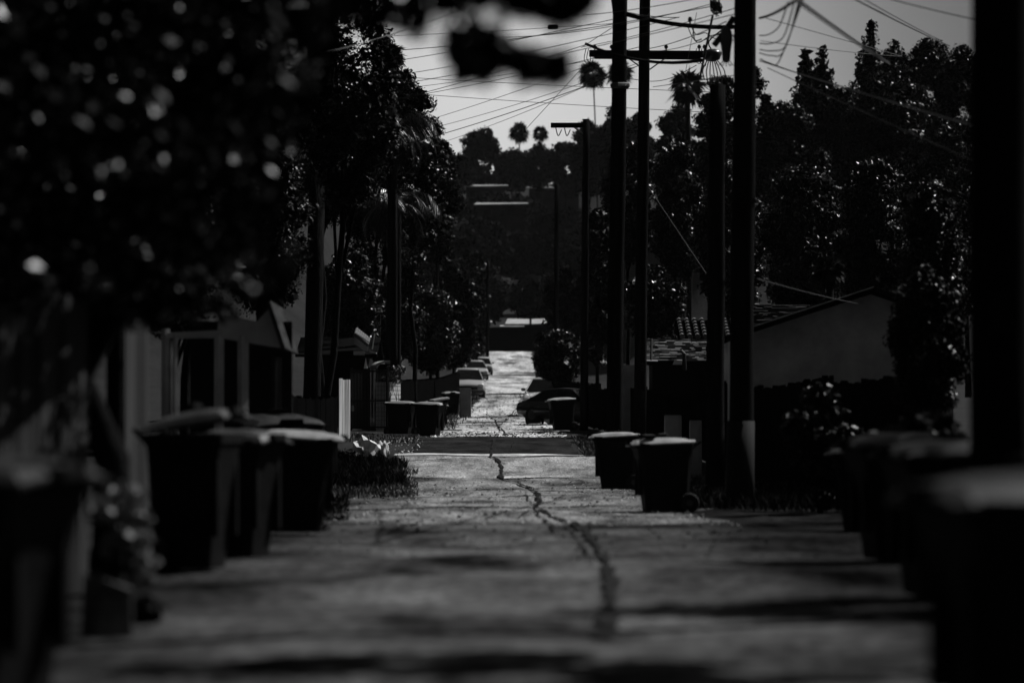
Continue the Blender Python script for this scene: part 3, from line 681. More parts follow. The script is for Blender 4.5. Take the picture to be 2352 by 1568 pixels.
# ------------------------------------------------------------------ cars
def car(label, X, Z, yaw, paint, dz=0.02, suv=False, low=1.0):
    """front faces local -Y"""
    t = thing('parked_car', label, 'car', (X, Z, gr(Z) + dz), yaw, 'cars parked beside the alley')
    slope = math.atan((gr(Z + 2) - gr(Z - 2)) / 4); t.rotation_euler = (slope * math.cos(yaw), 0, yaw)
    hs = 1.12 if suv else low
    bm = bmesh.new(); S = [(-2.25, .70, .32, .58), (-2.15, .82, .22, .68), (-1.7, .88, .18, .78), (-1.0, .90, .18, .90), (0, .91, .18, .93), (1.2, .91, .18, .95), (1.8, .88, .20, .94), (2.15, .82, .26, .88), (2.25, .74, .36, .76)]
    rings = []
    for y, hw, zb, zt in S:
        zt *= hs; m_ = (zb + zt) / 2
        rings.append([bm.verts.new(v) for v in ((-hw * .82, y, zb), (hw * .82, y, zb), (hw, y, zb + .14), (hw, y, m_ + .05), (hw * .95, y, zt - .05), (hw * .78, y, zt), (0, y, zt + .03), (-hw * .78, y, zt), (-hw * .95, y, zt - .05), (-hw, y, m_ + .05), (-hw, y, zb + .14))])
    for i in range(len(rings) - 1):
        n = len(rings[i])
        for j in range(n): bm.faces.new((rings[i][j], rings[i][(j + 1) % n], rings[i + 1][(j + 1) % n], rings[i + 1][j]))
    bm.faces.new(rings[0]); bm.faces.new(rings[-1]); body = obj('body', bm, M[paint], t, True)
    zb, zt = .91 * hs, 1.42 * hs
    G = [(-1.15, .80, zb), (-.35, .60, zt - .03), (.95, .60, zt - .03), (1.75, .76, zb)]
    bm = bmesh.new(); L = [bm.verts.new((-h_, y, z)) for y, h_, z in G]; Rr = [bm.verts.new((h_, y, z)) for y, h_, z in G]
    bm.faces.new(L); bm.faces.new(Rr[::-1])
    for i in range(4): bm.faces.new((L[i], L[(i + 1) % 4], Rr[(i + 1) % 4], Rr[i]))
    obj('window_glass', bm, M['glass'], t)
    bm = bmesh.new(); V = [(-.40, .60, zt - .04), (-.15, .62, zt + .02), (.4, .63, zt + .04), (.85, .62, zt + .015), (1.05, .6, zt - .05)]; rg = []
    for y, hw, z in V: rg.append([bm.verts.new(v) for v in ((-hw, y, z - .05), (hw, y, z - .05), (hw * .9, y, z), (0, y, z + .015), (-hw * .9, y, z))])
    for i in range(4):
        for j in range(5): bm.faces.new((rg[i][j], rg[i][(j + 1) % 5], rg[i + 1][(j + 1) % 5], rg[i + 1][j]))
    bm.faces.new(rg[0]); bm.faces.new(rg[-1]); obj('roof', bm, M[paint], t, True)
    for s in (-1, 1):
        for (y0, h0, z0), (y1, h1, z1) in ((G[0], G[1]), (G[2], G[3]), ((.35, .80, zb), (.35, .61, zt - .02))):
            bm = bmesh.new(); tube(bm, [(s * h0, y0, z0 - .02), (s * h1, y1, z1)], .033, 6); obj('pillar', bm, M[paint], t)
        bm = bmesh.new(); box(bm, s * .92 - .09, s * .92 + .09, -.98, -.86, .93 * hs, 1.06 * hs, bev=.03); obj('mirror', bm, M[paint], t)
        bm = bmesh.new(); box(bm, s * .62 - .15, s * .62 + .15, -2.24, -2.12, .56, .68 * hs, bev=.03); obj('headlight', bm, M['lamp'], t)
        for y in (-1.4, 1.35):
            bm = bmesh.new(); lathe(bm, [(.2, -.1), (.31, -.1), (.325, -.07), (.325, .07), (.31, .1), (.2, .1)], (s * .80, y, .32), 20, 'X'); wl = obj('wheel', bm, M['rubber'], t)
            bm = bmesh.new(); lathe(bm, [(.19, -.07), (.2, 0), (.19, .105), (.05, .11)] if s > 0 else [(.05, -.11), (.19, -.105), (.2, 0), (.19, .07)], (s * .80, y, .32), 14, 'X'); obj('rim', bm, M['metal'], wl)
    bm = bmesh.new(); box(bm, -.84, .84, -2.30, -2.10, .26, .44, bev=.05); obj('bumper', bm, M['car_dark'], t)
    bm = bmesh.new(); box(bm, -.45, .45, -2.275, -2.2, .47, .6, bev=.02); obj('grille', bm, M['glass'], t)
    return t
car('car facing the camera behind the grey cabinet, left of the alley', PX(1073, 213), 213 + 2, .06, 'car_silver', suv=True)
car('farthest car, pale roofed, nearest the bright head of the alley', PX(1106, 322), 324, .03, 'car_white')
car('small pale car at the left fence just beyond the silver one', PX(1090, 290), 292, .1, 'car_silver')
car('light roofed car with a bright headlight, left of the sleek dark one', PX(1258, 166), 168, -.15, 'car_white', suv=True)
car('sleek dark car angled behind the black bin on the right', PX(1322, 141), 142, .85, 'car_dark', low=.9)

# ------------------------------------------------------------------ left side structures
def board_fence(label, a, b, h, m, n, Zs=None, name='board_fence', post=True, gap=.012, base=None, rails=True, cat='fence', group=None):
    """a, b: (px, Z) ends"""
    A = Vector((PX(a[0], a[1]), a[1], 0)); B = Vector((PX(b[0], b[1]), b[1], 0)); d = (B - A); L = d.length; u = d / L
    zz = lambda s: g(A.x + u.x * s, A.y + u.y * s) if base is None else base
    t = thing(name, label, cat, (A.x, A.y, zz(0)), math.atan2(d.y, d.x), group)
    z0 = zz(0); bm = bmesh.new(); bw_ = L / n
    for i in range(n):
        s = i * bw_; z = zz(s + bw_ / 2) - z0; hh = h + random.uniform(-.03, .03); dy = random.uniform(-.006, .006)
        box(bm, s + gap / 2, s + bw_ - gap / 2, -.012 + dy, .012 + dy, z + .03, z + hh)
    obj('boards', bm, M[m], t)
    if rails:
        for f in (.25, .8):
            bm = bmesh.new(); k = 8
            for i in range(k):
                s0, s1 = L * i / k, L * (i + 1) / k; za = zz((s0 + s1) / 2) - z0; box(bm, s0, s1, .022, .07, za + h * f - .04, za + h * f + .04)
            obj('rail', bm, M['fence_dark'], t)
    if post:
        k = max(1, int(L / 2.4))
        for i in range(k + 1):
            s = L * i / k; z = zz(s) - z0; bm = bmesh.new(); box(bm, s - .05, s + .05, .025, .13, z - .2, z + h + .05); obj('post', bm, M['fence_dark'], t)
    return t
board_fence('blurred grey board fence at the far left behind the dark trunk', (-60, 22), (200, 23.5), 1.85, 'fence', 11)
board_fence('narrow blurred fence panel between trunk and left bins', (284, 30), (338, 31), 1.95, 'fence', 3)
board_fence('dark board fence behind the tall narrow bin', (585, 58), (775, 82), 1.75, 'fence_dark', 40, group='dark board fences')
board_fence('tall white sunlit boards left of the iron gate', (778, 112.6), (804, 113.15), 1.78, 'fence_pale', 3, post=False)
board_fence('dark fence running uphill behind the paired bins', (905, 124), (1055, 196), 1.6, 'fence_dark', 60, group='dark board fences')
board_fence('dark fence behind the right bins and slim pole', (1360, 134), (1620, 96), 1.35, 'fence_dark', 70)
board_fence('dark fence below the big gable wall', (1600, 92), (2080, 60), 2.0, 'fence_dark', 70)
board_fence('dark fence beside the far end of the alley', (1255, 175), (1372, 132), 1.5, 'fence_dark', 50)
# iron gate
A = Vector((PX(806, 121), 121)); wG = (890 - 806) / FP * 121
t = thing('iron_gate', 'tall black iron bar gate between white boards and lit pillar', 'gate', (A.x, A.y, g(A.x, 121)), 0)
bm = bmesh.new(); n = 26
for i in range(n):
    x = wG * i / (n - 1); tube(bm, [(x, 0, .05), (x, 0, 1.92)], .011, 5)
obj('bars', bm, M['iron'], t)
for z in (.12, .95, 1.88):
    bm = bmesh.new(); box(bm, 0, wG, -.02, .02, z - .025, z + .025); obj('rail', bm, M['iron'], t)
for x in (0, wG / 2, wG):
    bm = bmesh.new(); box(bm, x - .04, x + .04, .022, .1, 0, 2.0); obj('post', bm, M['iron'], t)
bm = bmesh.new(); box(bm, .02, .1, -.06, -.022, .62, .80, bev=.01); obj('lock_box', bm, M['trim'], t)
# kerb below the gate
def slab(name, label, cat, px0, px1, Z, dY, h, m, dz=0.0):
    x0, x1 = PX(px0, Z), PX(px1, Z); t = g((x0 + x1) / 2, Z) + dz; bm = bmesh.new(); box(bm, x0, x1, Z, Z + dY, t - .2, t + h, bev=.015)
    return tag(obj(name, bm, M[m]), label, cat)
slab('threshold', 'low pale concrete kerb under the iron gate and paired bins', 'kerb', 815, 962, 117.2, .5, .04, 'lip', .02)
slab('threshold', 'bright concrete apron edge below the distant left bin', 'kerb', 1020, 1062, 128, 1.2, .05, 'lip')
# block pillar
t = thing('block_pillar', 'sunlit block pillar at the right end of the iron gate', 'pillar', (PX(892, 122), 122, g(PX(892, 122), 122)), R(-38))
for k in range(12):
    bm = bmesh.new() if k == 0 else bm; box(bm, -.28, .28, -.28, .28, k * .135, k * .135 + .125, bev=.008)
obj('blocks', bm, M['block'], t); bm = bmesh.new(); box(bm, -.265, .265, -.265, .265, 0, 1.64); obj('mortar', bm, M['trim_dark'], t)
bm = bmesh.new(); box(bm, -.31, .31, -.31, .31, 1.645, 1.70, bev=.01); obj('cap', bm, M['trim_dark'], t)
# arched canopy behind
c = P(891, 848, 128); bm = bmesh.new(); pts = []
for i in range(17):
    a = math.pi * (.06 + .88 * i / 16); pts.append((-math.cos(a) * .42, math.sin(a) * .30))
prof = [(x, 0, z) for x, z in pts] + [(x * .88, 0, z - .05) for x, z in pts[::-1]]
prism(bm, prof, (0, 1.2, 0)); t = thing('arched_hood', 'small arched white hood showing above the iron gate', 'canopy', c, R(12)); obj('hood', bm, M['trim'], t)
bm = bmesh.new(); box(bm, -.36, .36, .1, .16, -.9, .18); obj('back_panel', bm, M['stucco_dark'], t)
for x in (-.34, .34):
    bm = bmesh.new(); box(bm, x - .03, x + .03, 1.0, 1.06, -1.6, .1); obj('post', bm, M['trim_dark'], t)
# tiled eave house (left)
def house(name, label, x0, x1, Z, D, zw, ridge, wall, roof, over=.4, front_gable=False, rz=0):
    gz = min(g(x0, Z), g(x1, Z)); t = thing(name, label, 'house', ((x0 + x1) / 2, Z, gz), rz); w2 = (x1 - x0) / 2
    bm = bmesh.new()
    if front_gable: prism(bm, [(-w2, 0, -.3), (w2, 0, -.3), (w2, 0, zw), (0, 0, ridge - .06), (-w2, 0, zw)], (0, D, 0))
    else: box(bm, -w2, w2, 0, D, -.3, zw)
    obj('wall', bm, M[wall], t); bm = bmesh.new()
    if front_gable:
        for s in (-1, 1): prism(bm, [(0, -over, ridge), (s * (w2 + over), -over, zw - over * (ridge - zw) / w2), (s * (w2 + over), -over, zw - over * (ridge - zw) / w2 + .1), (0, -over, ridge + .1)], (0, D + 2 * over, 0))
    else:
        for s in (-1, 1):
            ye = -over if s < 0 else D + over
            prism(bm, [(-w2 - over, ye, zw), (-w2 - over, D / 2, ridge), (-w2 - over, D / 2, ridge + .1), (-w2 - over, ye, zw + .1)], (2 * (w2 + over), 0, 0))
    obj('roof', bm, M[roof], t); return t, w2
t, w2 = house('tiled_house', 'small house with wavy tiled eave above the white boards', PX(700, 128), PX(846, 128), 128, 6, 2.45, 3.1, 'stucco_dark', 'trim_dark', .3)
base = P(0, 0, 128); o = Vector(t.location); bm = bmesh.new()
for k in range(7):
    c = P(816 + k * 4.6, 770 + k * 3.6, 127.2) - o; tube(bm, [c, c + Vector((0, 1.4, .25))], .055, 8)
obj('eave_tiles', bm, M['tile'], t)
bm = bmesh.new(); prism(bm, [P(814, 773, 127.3) - o, P(845, 795, 127.3) - o, P(845, 806, 127.3) - o, P(834, 803, 127.3) - o, P(814, 789, 127.3) - o], (0, .1, 0)); obj('fascia', bm, M['trim'], t)
bm = bmesh.new(); prism(bm, [P(812, 806, 127.2) - o, P(837, 806, 127.2) - o, P(837, 815, 127.2) - o, P(812, 815, 127.2) - o], (0, .1, 0)); obj('beam', bm, M['trim'], t)
bm = bmesh.new(); prism(bm, [P(840, 822, 127) - o, P(844, 846, 127) - o, P(835.5, 846, 127) - o], (0, .12, 0)); obj('corner_trim', bm, M['white'], t)  # white piece painted for the sunlit wedge of wall
bm = bmesh.new(); tube(bm, [P(861, 765, 127) - o, P(855, 802, 127) - o], .02, 5); obj('downpipe', bm, M['white'], t)
bm = bmesh.new(); prism(bm, [P(848, 803, 127) - o, P(864, 809, 127) - o, P(864, 812, 127) - o, P(848, 808, 127) - o], (0, .5, 0)); obj('gutter', bm, M['trim'], t)
# porch on the near left
Zp = 50
t = thing('garden_porch', 'blurred pale gabled porch with thin posts behind the left bins', 'porch', (PX(500, Zp), Zp, g(PX(500, Zp), Zp))); o = Vector(t.location)
q = lambda px, py, dz_=0: P(px, py, Zp + dz_) - o
for px, wd, mm, yt in ((385, .035, 'trim', 755), (405, .02, 'trim', 765), (508, .045, 'stucco', 772), (563, .055, 'stucco', 772), (640, .05, 'fence', 820)):
    a = q(px, yt); bm = bmesh.new(); box(bm, a.x - wd, a.x + wd, 0, .1, -.1, a.z, R(35), Vector((a.x, 0, 0))); obj('post', bm, M[mm], t)
bm = bmesh.new(); prism(bm, [q(380, 764), q(500, 758), q(500, 776), q(380, 776)], (0, .12, 0)); obj('beam', bm, M['stucco'], t)
bm = bmesh.new(); prism(bm, [q(500, 720), q(590, 738), q(622, 705), q(652, 800), q(500, 775)], (0, .15, 0)); obj('gable', bm, M['stucco'], t)
bm = bmesh.new(); prism(bm, [q(620, 690, -.3), q(656, 800, -.3), q(645, 800, -.3), q(612, 696, -.3)], (0, 3, 0)); obj('roof_slope', bm, M['shingle_dim'], t)
bm = bmesh.new(); box(bm, q(420, 0).x, q(660, 0).x, 1.2, 1.3, -.1, 2.6); obj('back_wall', bm, M['stucco_dark'], t)
# cabinet on the left
def cabinet(label, px0, px1, Z, h, m, rz=0, name='utility_cabinet', cat='cabinet'):
    x = PX((px0 + px1) / 2, Z); w_ = (px1 - px0) / FP * Z; t = thing(name, label, cat, (x, Z, g(x, Z)), rz)
    bm = bmesh.new(); box(bm, -w_ / 2, w_ / 2, 0, .35, -.1, h, bev=.015); obj('case', bm, M[m], t)
    bm = bmesh.new(); box(bm, -w_ / 2 + .05, w_ / 2 - .05, -.014, -.002, .1, h - .08, bev=.004); obj('door', bm, M[m], t)
    bm = bmesh.new(); box(bm, -w_ / 2 - .02, w_ / 2 + .02, -.03, .38, h + .002, h + .04); obj('lid', bm, M['trim_dark'], t); return t
cabinet('grey upright cabinet at the left alley edge before the facing car', 1056, 1082, 162, 1.25, 'stucco')
cabinet('pale grey block pier behind the bright lidded right bin', 1527, 1566, 86, 1.35, 'stucco', name='block_pier', cat='pier')
cabinet('wide dim pier between cut off pole and stout pole', 1585, 1612, 84, 1.3, 'stucco', name='block_pier', cat='pier')

# ------------------------------------------------------------------ right side houses
Zg = 82
t = thing('gabled_house', 'large grey house wall under one long sloping roof at right', 'house', (PX(1880, Zg), Zg, g(PX(1880, Zg), Zg))); o = Vector(t.location)
q = lambda px, py, d=0: P(px, py, Zg + d) - o
bm = bmesh.new(); prism(bm, [q(1690, 775), q(2000, 676), q(2190, 740), q(2190, 1030), q(1690, 1030)], (0, 8, 0)); obj('wall', bm, M['stucco'], t)
bm = bmesh.new(); prism(bm, [q(1670, 771, -.5), q(2008, 660, -.5), q(2008, 671, -.5), q(1670, 783, -.5)], (0, 9, 0)); obj('roof', bm, M['trim_dark'], t)
bm = bmesh.new(); prism(bm, [q(2008.5, 660, -.5), q(2210, 725, -.5), q(2210, 737, -.5), q(2008.5, 671, -.5)], (0, 9, 0)); obj('roof', bm, M['trim_dark'], t)
bm = bmesh.new(); prism(bm, [q(1700, 758, -.52), q(2008, 657, -.52), q(2008, 659.5, -.52), q(1700, 761, -.52)], (0, .1, 0)); obj('roof_edging', bm, M['trim'], t)
def sloped_roof(name, label, px0, px1, y0, y1, Z, depth, m, cat='house', tiles=None, wall='stucco_dark', rows=0, smat='shingle'):
    """house whose roof slope faces the alley viewer: eave at row y1, ridge at row y0"""
    xm = PX((px0 + px1) / 2, Z); gz = g(xm, Z); t = thing(name, label, cat, (xm, Z, gz)); o = Vector(t.location)
    e0, e1 = P(px0, y1, Z) - o, P(px1, y1, Z) - o; k = (Z + depth) / Z
    r0 = Vector((e0.x, depth, P(px0, y0, Z + depth).z - gz)); r1 = Vector((e1.x, depth, r0.z))
    bm = bmesh.new(); prism(bm, [e0, e1, r1, r0], (0, 0, -.12)); obj('roof', bm, M[m], t)
    bm = bmesh.new(); prism(bm, [(e0.x + .2, .4, -.2), (e0.x + .2, depth, -.2), (e0.x + .2, depth, r0.z - .15), (e0.x + .2, .4, e0.z - .02)], (e1.x - e0.x - .4, 0, 0)); obj('wall', bm, M[wall], t)
    sl = (r0 - e0); u = sl.normalized(); nrm = Vector((0, -u.z, u.y))
    if tiles == 'barrel':
        bm = bmesh.new(); wd = e1.x - e0.x; nx = max(4, int(wd / .22)); ny = max(3, int(sl.length / .42))
        for i in range(nx):
            for j in range(ny):
                c = Vector((e0.x + wd * (i + .5) / nx, 0, 0)); a = e0 + sl * (j / ny); b = e0 + sl * ((j + 1.05) / ny)
                pa = Vector((c.x, a.y, a.z)) + nrm * .07; pb = Vector((c.x, b.y, b.z)) + nrm * .02; tube(bm, [pa, pb], [.085, .065], 7)
        obj('roof_tiles', bm, M['tile'], t)
    if tiles == 'shingle':
        bm = bmesh.new(); wd = e1.x - e0.x; ny = rows or 16
        for j in range(ny):
            x = e0.x
            while x < e1.x - .02:
                w_ = min(random.uniform(.12, .34), e1.x - x); a = e0 + sl * (j / ny); b = e0 + sl * ((j + 1) / ny); hh = random.uniform(.02, .06)
                p0 = Vector((x + .006, a.y, a.z)) + nrm * hh; p1 = Vector((x + w_ - .006, a.y, a.z)) + nrm * hh; p2 = Vector((x + w_ - .006, b.y, b.z)) + nrm * .004; p3 = Vector((x + .006, b.y, b.z)) + nrm * .004
                vs_ = [bm.verts.new(v) for v in (p0, p1, p2, p3)]; bm.faces.new(vs_)
                vs_ = [bm.verts.new(v) for v in (p0, p1, p1 - nrm * hh, p0 - nrm * hh)]; bm.faces.new(vs_)
                x += w_
        obj('roof_shingles', bm, M[smat], t)
    return t
t = sloped_roof('shingled_house', 'low house with rows of pale shingles right of the slim pole', 1484, 1650, 778, 829, 112, 3.2, 'trim_dark', tiles='shingle', rows=15); o = Vector(t.location)
bm = bmesh.new(); c = P(1496, 826, 111.9) - o; tube(bm, [c, c + Vector((.02, .3, .62))], .035, 8); obj('vent_pipe', bm, M['iron'], t)
bm = bmesh.new(); c = P(1573, 850, 111.6) - o; tube(bm, [c, c + Vector((-.03, 0, .48)), c + Vector((-.12, 0, .56))], .06, 8); obj('flue', bm, M['iron'], t)
bm = bmesh.new(); c = P(1556, 833, 111.7) - o; prism(bm, [c + Vector((-.13, 0, -.05)), c + Vector((.13, 0, -.05)), c + Vector((.13, 0, .07)), c + Vector((-.08, 0, .07))], (0, .3, 0)); obj('vent_box', bm, M['white'], t)
bm = bmesh.new(); c = P(1484, 828, 111.8) - o; c2 = P(1511, 829, 111.8) - o; tube(bm, [c, c2], .02, 5); obj('flashing', bm, M['white'], t)
sloped_roof('clay_tiled_house', 'house with rounded clay tiles showing above the shingle roof', 1558, 1700, 735, 777, 122, 2.6, 'trim_dark', tiles='barrel')
sloped_roof('rear_house', 'house with a fine lined roof peeping over the big gable', 1720, 1990, 701, 775, 100, 4, 'trim_dark', tiles='shingle', rows=24, smat='shingle_dim')
# pale shed / camper front by the slim pole
xm = PX(1448, 118); t = thing('garden_shed', 'dim grey shed with rounded top corner behind the slim pole', 'shed', (xm, 118, g(xm, 118)))
bm = bmesh.new(); hw = 32 / FP * 118; o = Vector(t.location); zt = P(0, 838, 118).z - o.z; prism(bm, [(-hw, 0, 0), (hw, 0, 0), (hw, 0, zt), (-hw + .25, 0, zt), (-hw + .06, 0, zt - .12), (-hw, 0, zt - .35)], (0, 2, 0)); obj('shell', bm, M['stucco'], t)
bm = bmesh.new(); prism(bm, [(-hw + .02, -.02, zt - .28), (-hw + .24, -.02, zt - .01), (-hw + .24, -.02, zt + .03), (-hw, -.02, zt - .2)], (0, 1.5, 0)); obj('corner_trim', bm, M['trim'], t)
# head of the alley: dark garage with a pale roof
Zk = 414; x0, x1 = PX(1128, Zk), PX(1222, Zk)
t = thing('garage', 'dark open garage closing the head of the alley', 'garage', ((x0 + x1) / 2, Zk, gr(Zk))); o = Vector(t.location); q = lambda px, py, d=0: P(px, py, Zk + d) - o
bm = bmesh.new(); box(bm, q(1040, 0).x, q(1300, 0).x, 0, 8, -.5, q(0, 752).z); obj('wall', bm, M['stucco_dark'], t)  # solid dark box, painted for the shade in the garage opening
bm = bmesh.new(); prism(bm, [q(1160, 746, -.4), q(1216, 746, -.4), q(1216, 735, 5), q(1166, 734, 5)], (0, 0, .12)); obj('roof_sheet', bm, M['trim'], t)
bm = bmesh.new(); prism(bm, [q(1221, 746, -.4), q(1272, 744, -.4), q(1272, 733, 5), q(1221, 735, 5)], (0, 0, .12)); obj('roof_sheet', bm, M['trim'], t)
bm = bmesh.new(); prism(bm, [q(1148, 751, -.8), q(1205, 751, -.8), q(1205, 748, 0), q(1148, 748, 0)], (0, 0, .08)); obj('gutter', bm, M['trim'], t)
bm = bmesh.new(); box(bm, q(1217, 0).x, q(1220, 0).x, -.5, -.3, 0, q(0, 728).z); obj('post', bm, M['trim_dark'], t)
# houses on the hill
def hill_house(label, px0, px1, y0, Z, wy):
    xm = PX((px0 + px1) / 2, Z); zt = P(xm, y0, Z).z; gz = min(g(xm, Z), zt - 3); t = thing('hillside_house', label, 'house', (xm, Z, gz)); hw = (px1 - px0) / 2 / FP * Z; h = zt - gz
    bm = bmesh.new(); box(bm, -hw, hw, 0, 8, 0, h - .4); obj('wall', bm, M[wy], t)
    bm = bmesh.new(); prism(bm, [(-hw - .6, -1, h - .5), (hw + .6, -1, h - .35), (hw + .4, 6, h + .2), (-hw - .3, 6, h + .2)], (0, 0, .15)); obj('roof', bm, M['trim'], t)
    for k in range(3):
        bm = bmesh.new(); x = -hw * .6 + k * hw * .6; box(bm, x - .6, x + .6, -.05, -.003, h - 2.2, h - 1.1); obj('window', bm, M['glass'], t)
    return t
hill_house('long low house high on the far hill, upper of two', 1070, 1160, 424, 640, 'hill_wall')
hill_house('flat roofed house on the far hill, lower and right of the other', 1098, 1205, 465, 590, 'hill_wall')
hill_house('broad dim house on the far hill beside the faint pole', 1215, 1330, 428, 660, 'hill_wall')
hill_house('small dim building halfway down the far hill', 1190, 1285, 660, 470, 'hill_wall')

# ------------------------------------------------------------------ small things on the ground
def rubble(name, label, cat, px, Z, wpx, hpx, m, seed=0, dY=1.0, jag=.25):
    rd = random.Random(seed); x = PX(px, Z); w_ = wpx / FP * Z; h = hpx / FP * Z
    bm = bmesh.new(); bmesh.ops.create_icosphere(bm, subdivisions=3, radius=1)
    for v in bm.verts:
        n = 1 + jag * (math.sin(v.co.x * 5 + seed) * math.cos(v.co.y * 4 + seed * 2) + .5 * math.sin(v.co.z * 9 + v.co.x * 7)) + rd.uniform(-.05, .05)
        v.co = Vector((v.co.x * w_ / 2 * n, v.co.y * dY / 2 * n, max(-.1, v.co.z) * h * n))
    o = obj(name, bm, M[m]); o.location = (x, Z, g(x, Z) - .02); return tag(o, label, cat)
rubble('crumpled_tarp', 'crumpled pale tarp lying on the left verge before the dark asphalt', 'tarp', 842, 99, 82, 36, 'tarp', 3, 1.4, .2)
rubble('crumpled_tarp', 'torn upright flap of pale sheet beside the crumpled tarp', 'tarp', 884, 98.6, 22, 34, 'tarp', 8, .3, .35)
Zb = 19.0; bm = bmesh.new(); box(bm, -.1, .1, -.1, .1, -.1, .31, bev=.012)
for v in bm.verts: v.co += Vector((random.uniform(-.012, .012), random.uniform(-.012, .012), random.uniform(-.012, .012) - (.06 if v.co.x > .05 and v.co.z > .2 else 0)))
o = obj('broken_block', bm, M['block_dark']); o.location = (PX(247, Zb), Zb, g(PX(247, Zb), Zb)); o.rotation_euler = (0, .04, .4); tag(o, 'broken concrete block at the near left edge below the flowering shrub', 'concrete block')
rubble('stone', 'pale round stone by the kerb at the foot of the bin pair', 'stone', 1000, 117, 8, 6, 'white', 4, .2)
rubble('stone', 'bright flat stone on the alley edge left of the black right bin', 'stone', 1250, 134, 16, 6, 'lip', 6, .8)
for k, (px, py, s_) in enumerate(((1385, 1112, 7), (1446, 1099, 9))):
    Z = rowZ(py); rubble('crumpled_paper', ['white scrap left of the foot of the large right bin', 'white crumpled paper between the two sharp right bins'][k], 'litter', px, Z, s_, s_ * .5, 'litter', 11 + k, .1, .35)
# grass
def grass(label, px0, px1, Z0, Z1, n, h, m='grass', name='grass', edge=None):
    Q = []
    for _ in range(n):
        Z = random.uniform(Z0, Z1); x = PX(random.uniform(px0, px1), Z)
        if edge and not edge(x, Z): continue
        z = g(x, Z) if abs(x + .3) > 3.1 else gr(Z); hh = h * random.uniform(.3, 1.2); a = random.uniform(0, 6.28); w_ = .007 * Z / 60 + .003
        d = Vector((math.cos(a), math.sin(a), 0)); ln = Vector((random.uniform(-.5, .5), random.uniform(-.5, .5), 0)) * hh
        b = Vector((x, Z, z)); Q += [b - d * w_, b + d * w_, b + d * w_ * .5 + ln * .4 + Vector((0, 0, hh * .6)), b + ln + Vector((0, 0, hh))]
    o = npmesh(name, np.array([tuple(v) for v in Q]), 4, M[m]); return tag(o, label, 'grass', kind='stuff')
grass('wild dark grass on the left verge by the gravel', 740, 935, 76, 95, 9000, .22, 'leaf', edge=lambda x, Z: x < -2.5 - .5 * math.sin(Z * .6) + random.gauss(0, .35) - max(0, (Z - 88) * .14))
grass('pale grass spilling onto the dirt at left', 760, 960, 66, 88, 5000, .12, edge=lambda x, Z: x < -2.1 - .4 * math.sin(Z * .7) + random.gauss(0, .3))
grass('sunlit grass on the right mound', 1290, 1400, 98, 116, 9000, .13, edge=lambda x, Z: x > 1.8 + abs(random.gauss(0, .12)))
grass('grass beside the right bins', 1330, 1480, 76, 96, 5000, .13, edge=lambda x, Z: x > 2.1 + abs(random.gauss(0, .35)))
grass('weeds along the right fence foot', 1560, 1900, 55, 80, 4000, .2, 'leaf')
grass('scattered weeds below the iron gate and paired bins', 800, 1040, 110, 117.5, 1500, .1, 'grass', edge=lambda x, Z: x < -2.9 + random.gauss(0, .15))
grass('sparse weeds on the far left alley edge', 1020, 1120, 130, 220, 2500, .16, 'grass', edge=lambda x, Z: x < -2.2 + abs(random.gauss(0, .2)) and x > -3.4)
grass('weeds at the feet of the left bins', 540, 800, 42, 66, 5000, .12, 'leaf', edge=lambda x, Z: x < -2.3 - .3 * math.sin(Z))
# leaf litter and gravel bits
def bits(label, n, y0, y1, x0, x1, s, m):
    Q = []
    for _ in range(n):
        Z = random.uniform(y0, y1); x = random.uniform(x0, x1); z = gr(Z) + .03; a = random.uniform(0, 6.28); ss = s * random.uniform(.4, 1.5)
        d = Vector((math.cos(a), math.sin(a), random.uniform(0, .5))) * ss; e = Vector((-math.sin(a), math.cos(a), random.uniform(-.3, .6))) * ss * .6
        b = Vector((x, Z, z)); Q += [b - d, b + e, b + d, b - e + Vector((0, 0, ss * .8))]
    o = npmesh('leaf_litter', np.array([tuple(v) for v in Q]), 4, M[m]); return tag(o, label, 'litter', kind='stuff')
bits('dark leaf crumbs scattered where asphalt meets the pale alley', 500, 116, 124, -2.6, 1.7, .035, 'leaf')
bits('wind blown scraps and leaves gathered below the left fence', 260, 99, 117, -4.2, -2.5, .03, 'lip')
bits('dark crumbs scattered over the near dirt', 500, 30, 84, -2.6, 2.6, .028, 'leaf')
bits('pale grit scattered over the dirt and gravel', 2600, 44, 98, -2.7, 2.6, .014, 'lip')
bits('dark grit on the pale far alley', 1500, 118, 230, -2.0, 1.6, .03, 'leaf')
# ------------------------------------------------------------------ trees and plants
BG = 'trees on the skyline'
# far skyline
for args in [
 ('round', 'broad round tree on the centre skyline above the long hill house', 1106, 290, 55, 668, 440, 5200),
 ('round', 'low tree at the left foot of the broad skyline tree', 1062, 352, 34, 640, 440, 2000),
 ('round', 'low bushy tree between the two small skyline palms', 1175, 335, 52, 672, 450, 3200),
 ('round', 'rounded tree under the short crossarm of the far pole', 1240, 325, 50, 660, 450, 3200),
 ('round', 'tree just left of the thin crossarm pole on the skyline', 1300, 318, 46, 650, 450, 2800),
 ('round', 'tree rising behind the thin crossarm pole', 1352, 262, 52, 560, 470, 4200),
 ('round', 'dense tree behind the leaning pole below the paired palms', 1412, 240, 58, 520, 480, 4600),
 ('round', 'tree in the gap between leaning and plated pole', 1470, 252, 40, 500, 480, 2600),
 ('round', 'dark tree right of the plated pole on the skyline', 1560, 222, 70, 330, 560, 4200),
]:
    k, lb, px, yt, hw, Z, yb, n = args
    tree('tree', lb, 'tree', px, yt, hw, Z, yb, n, None, 'leaf_far', BG, k)
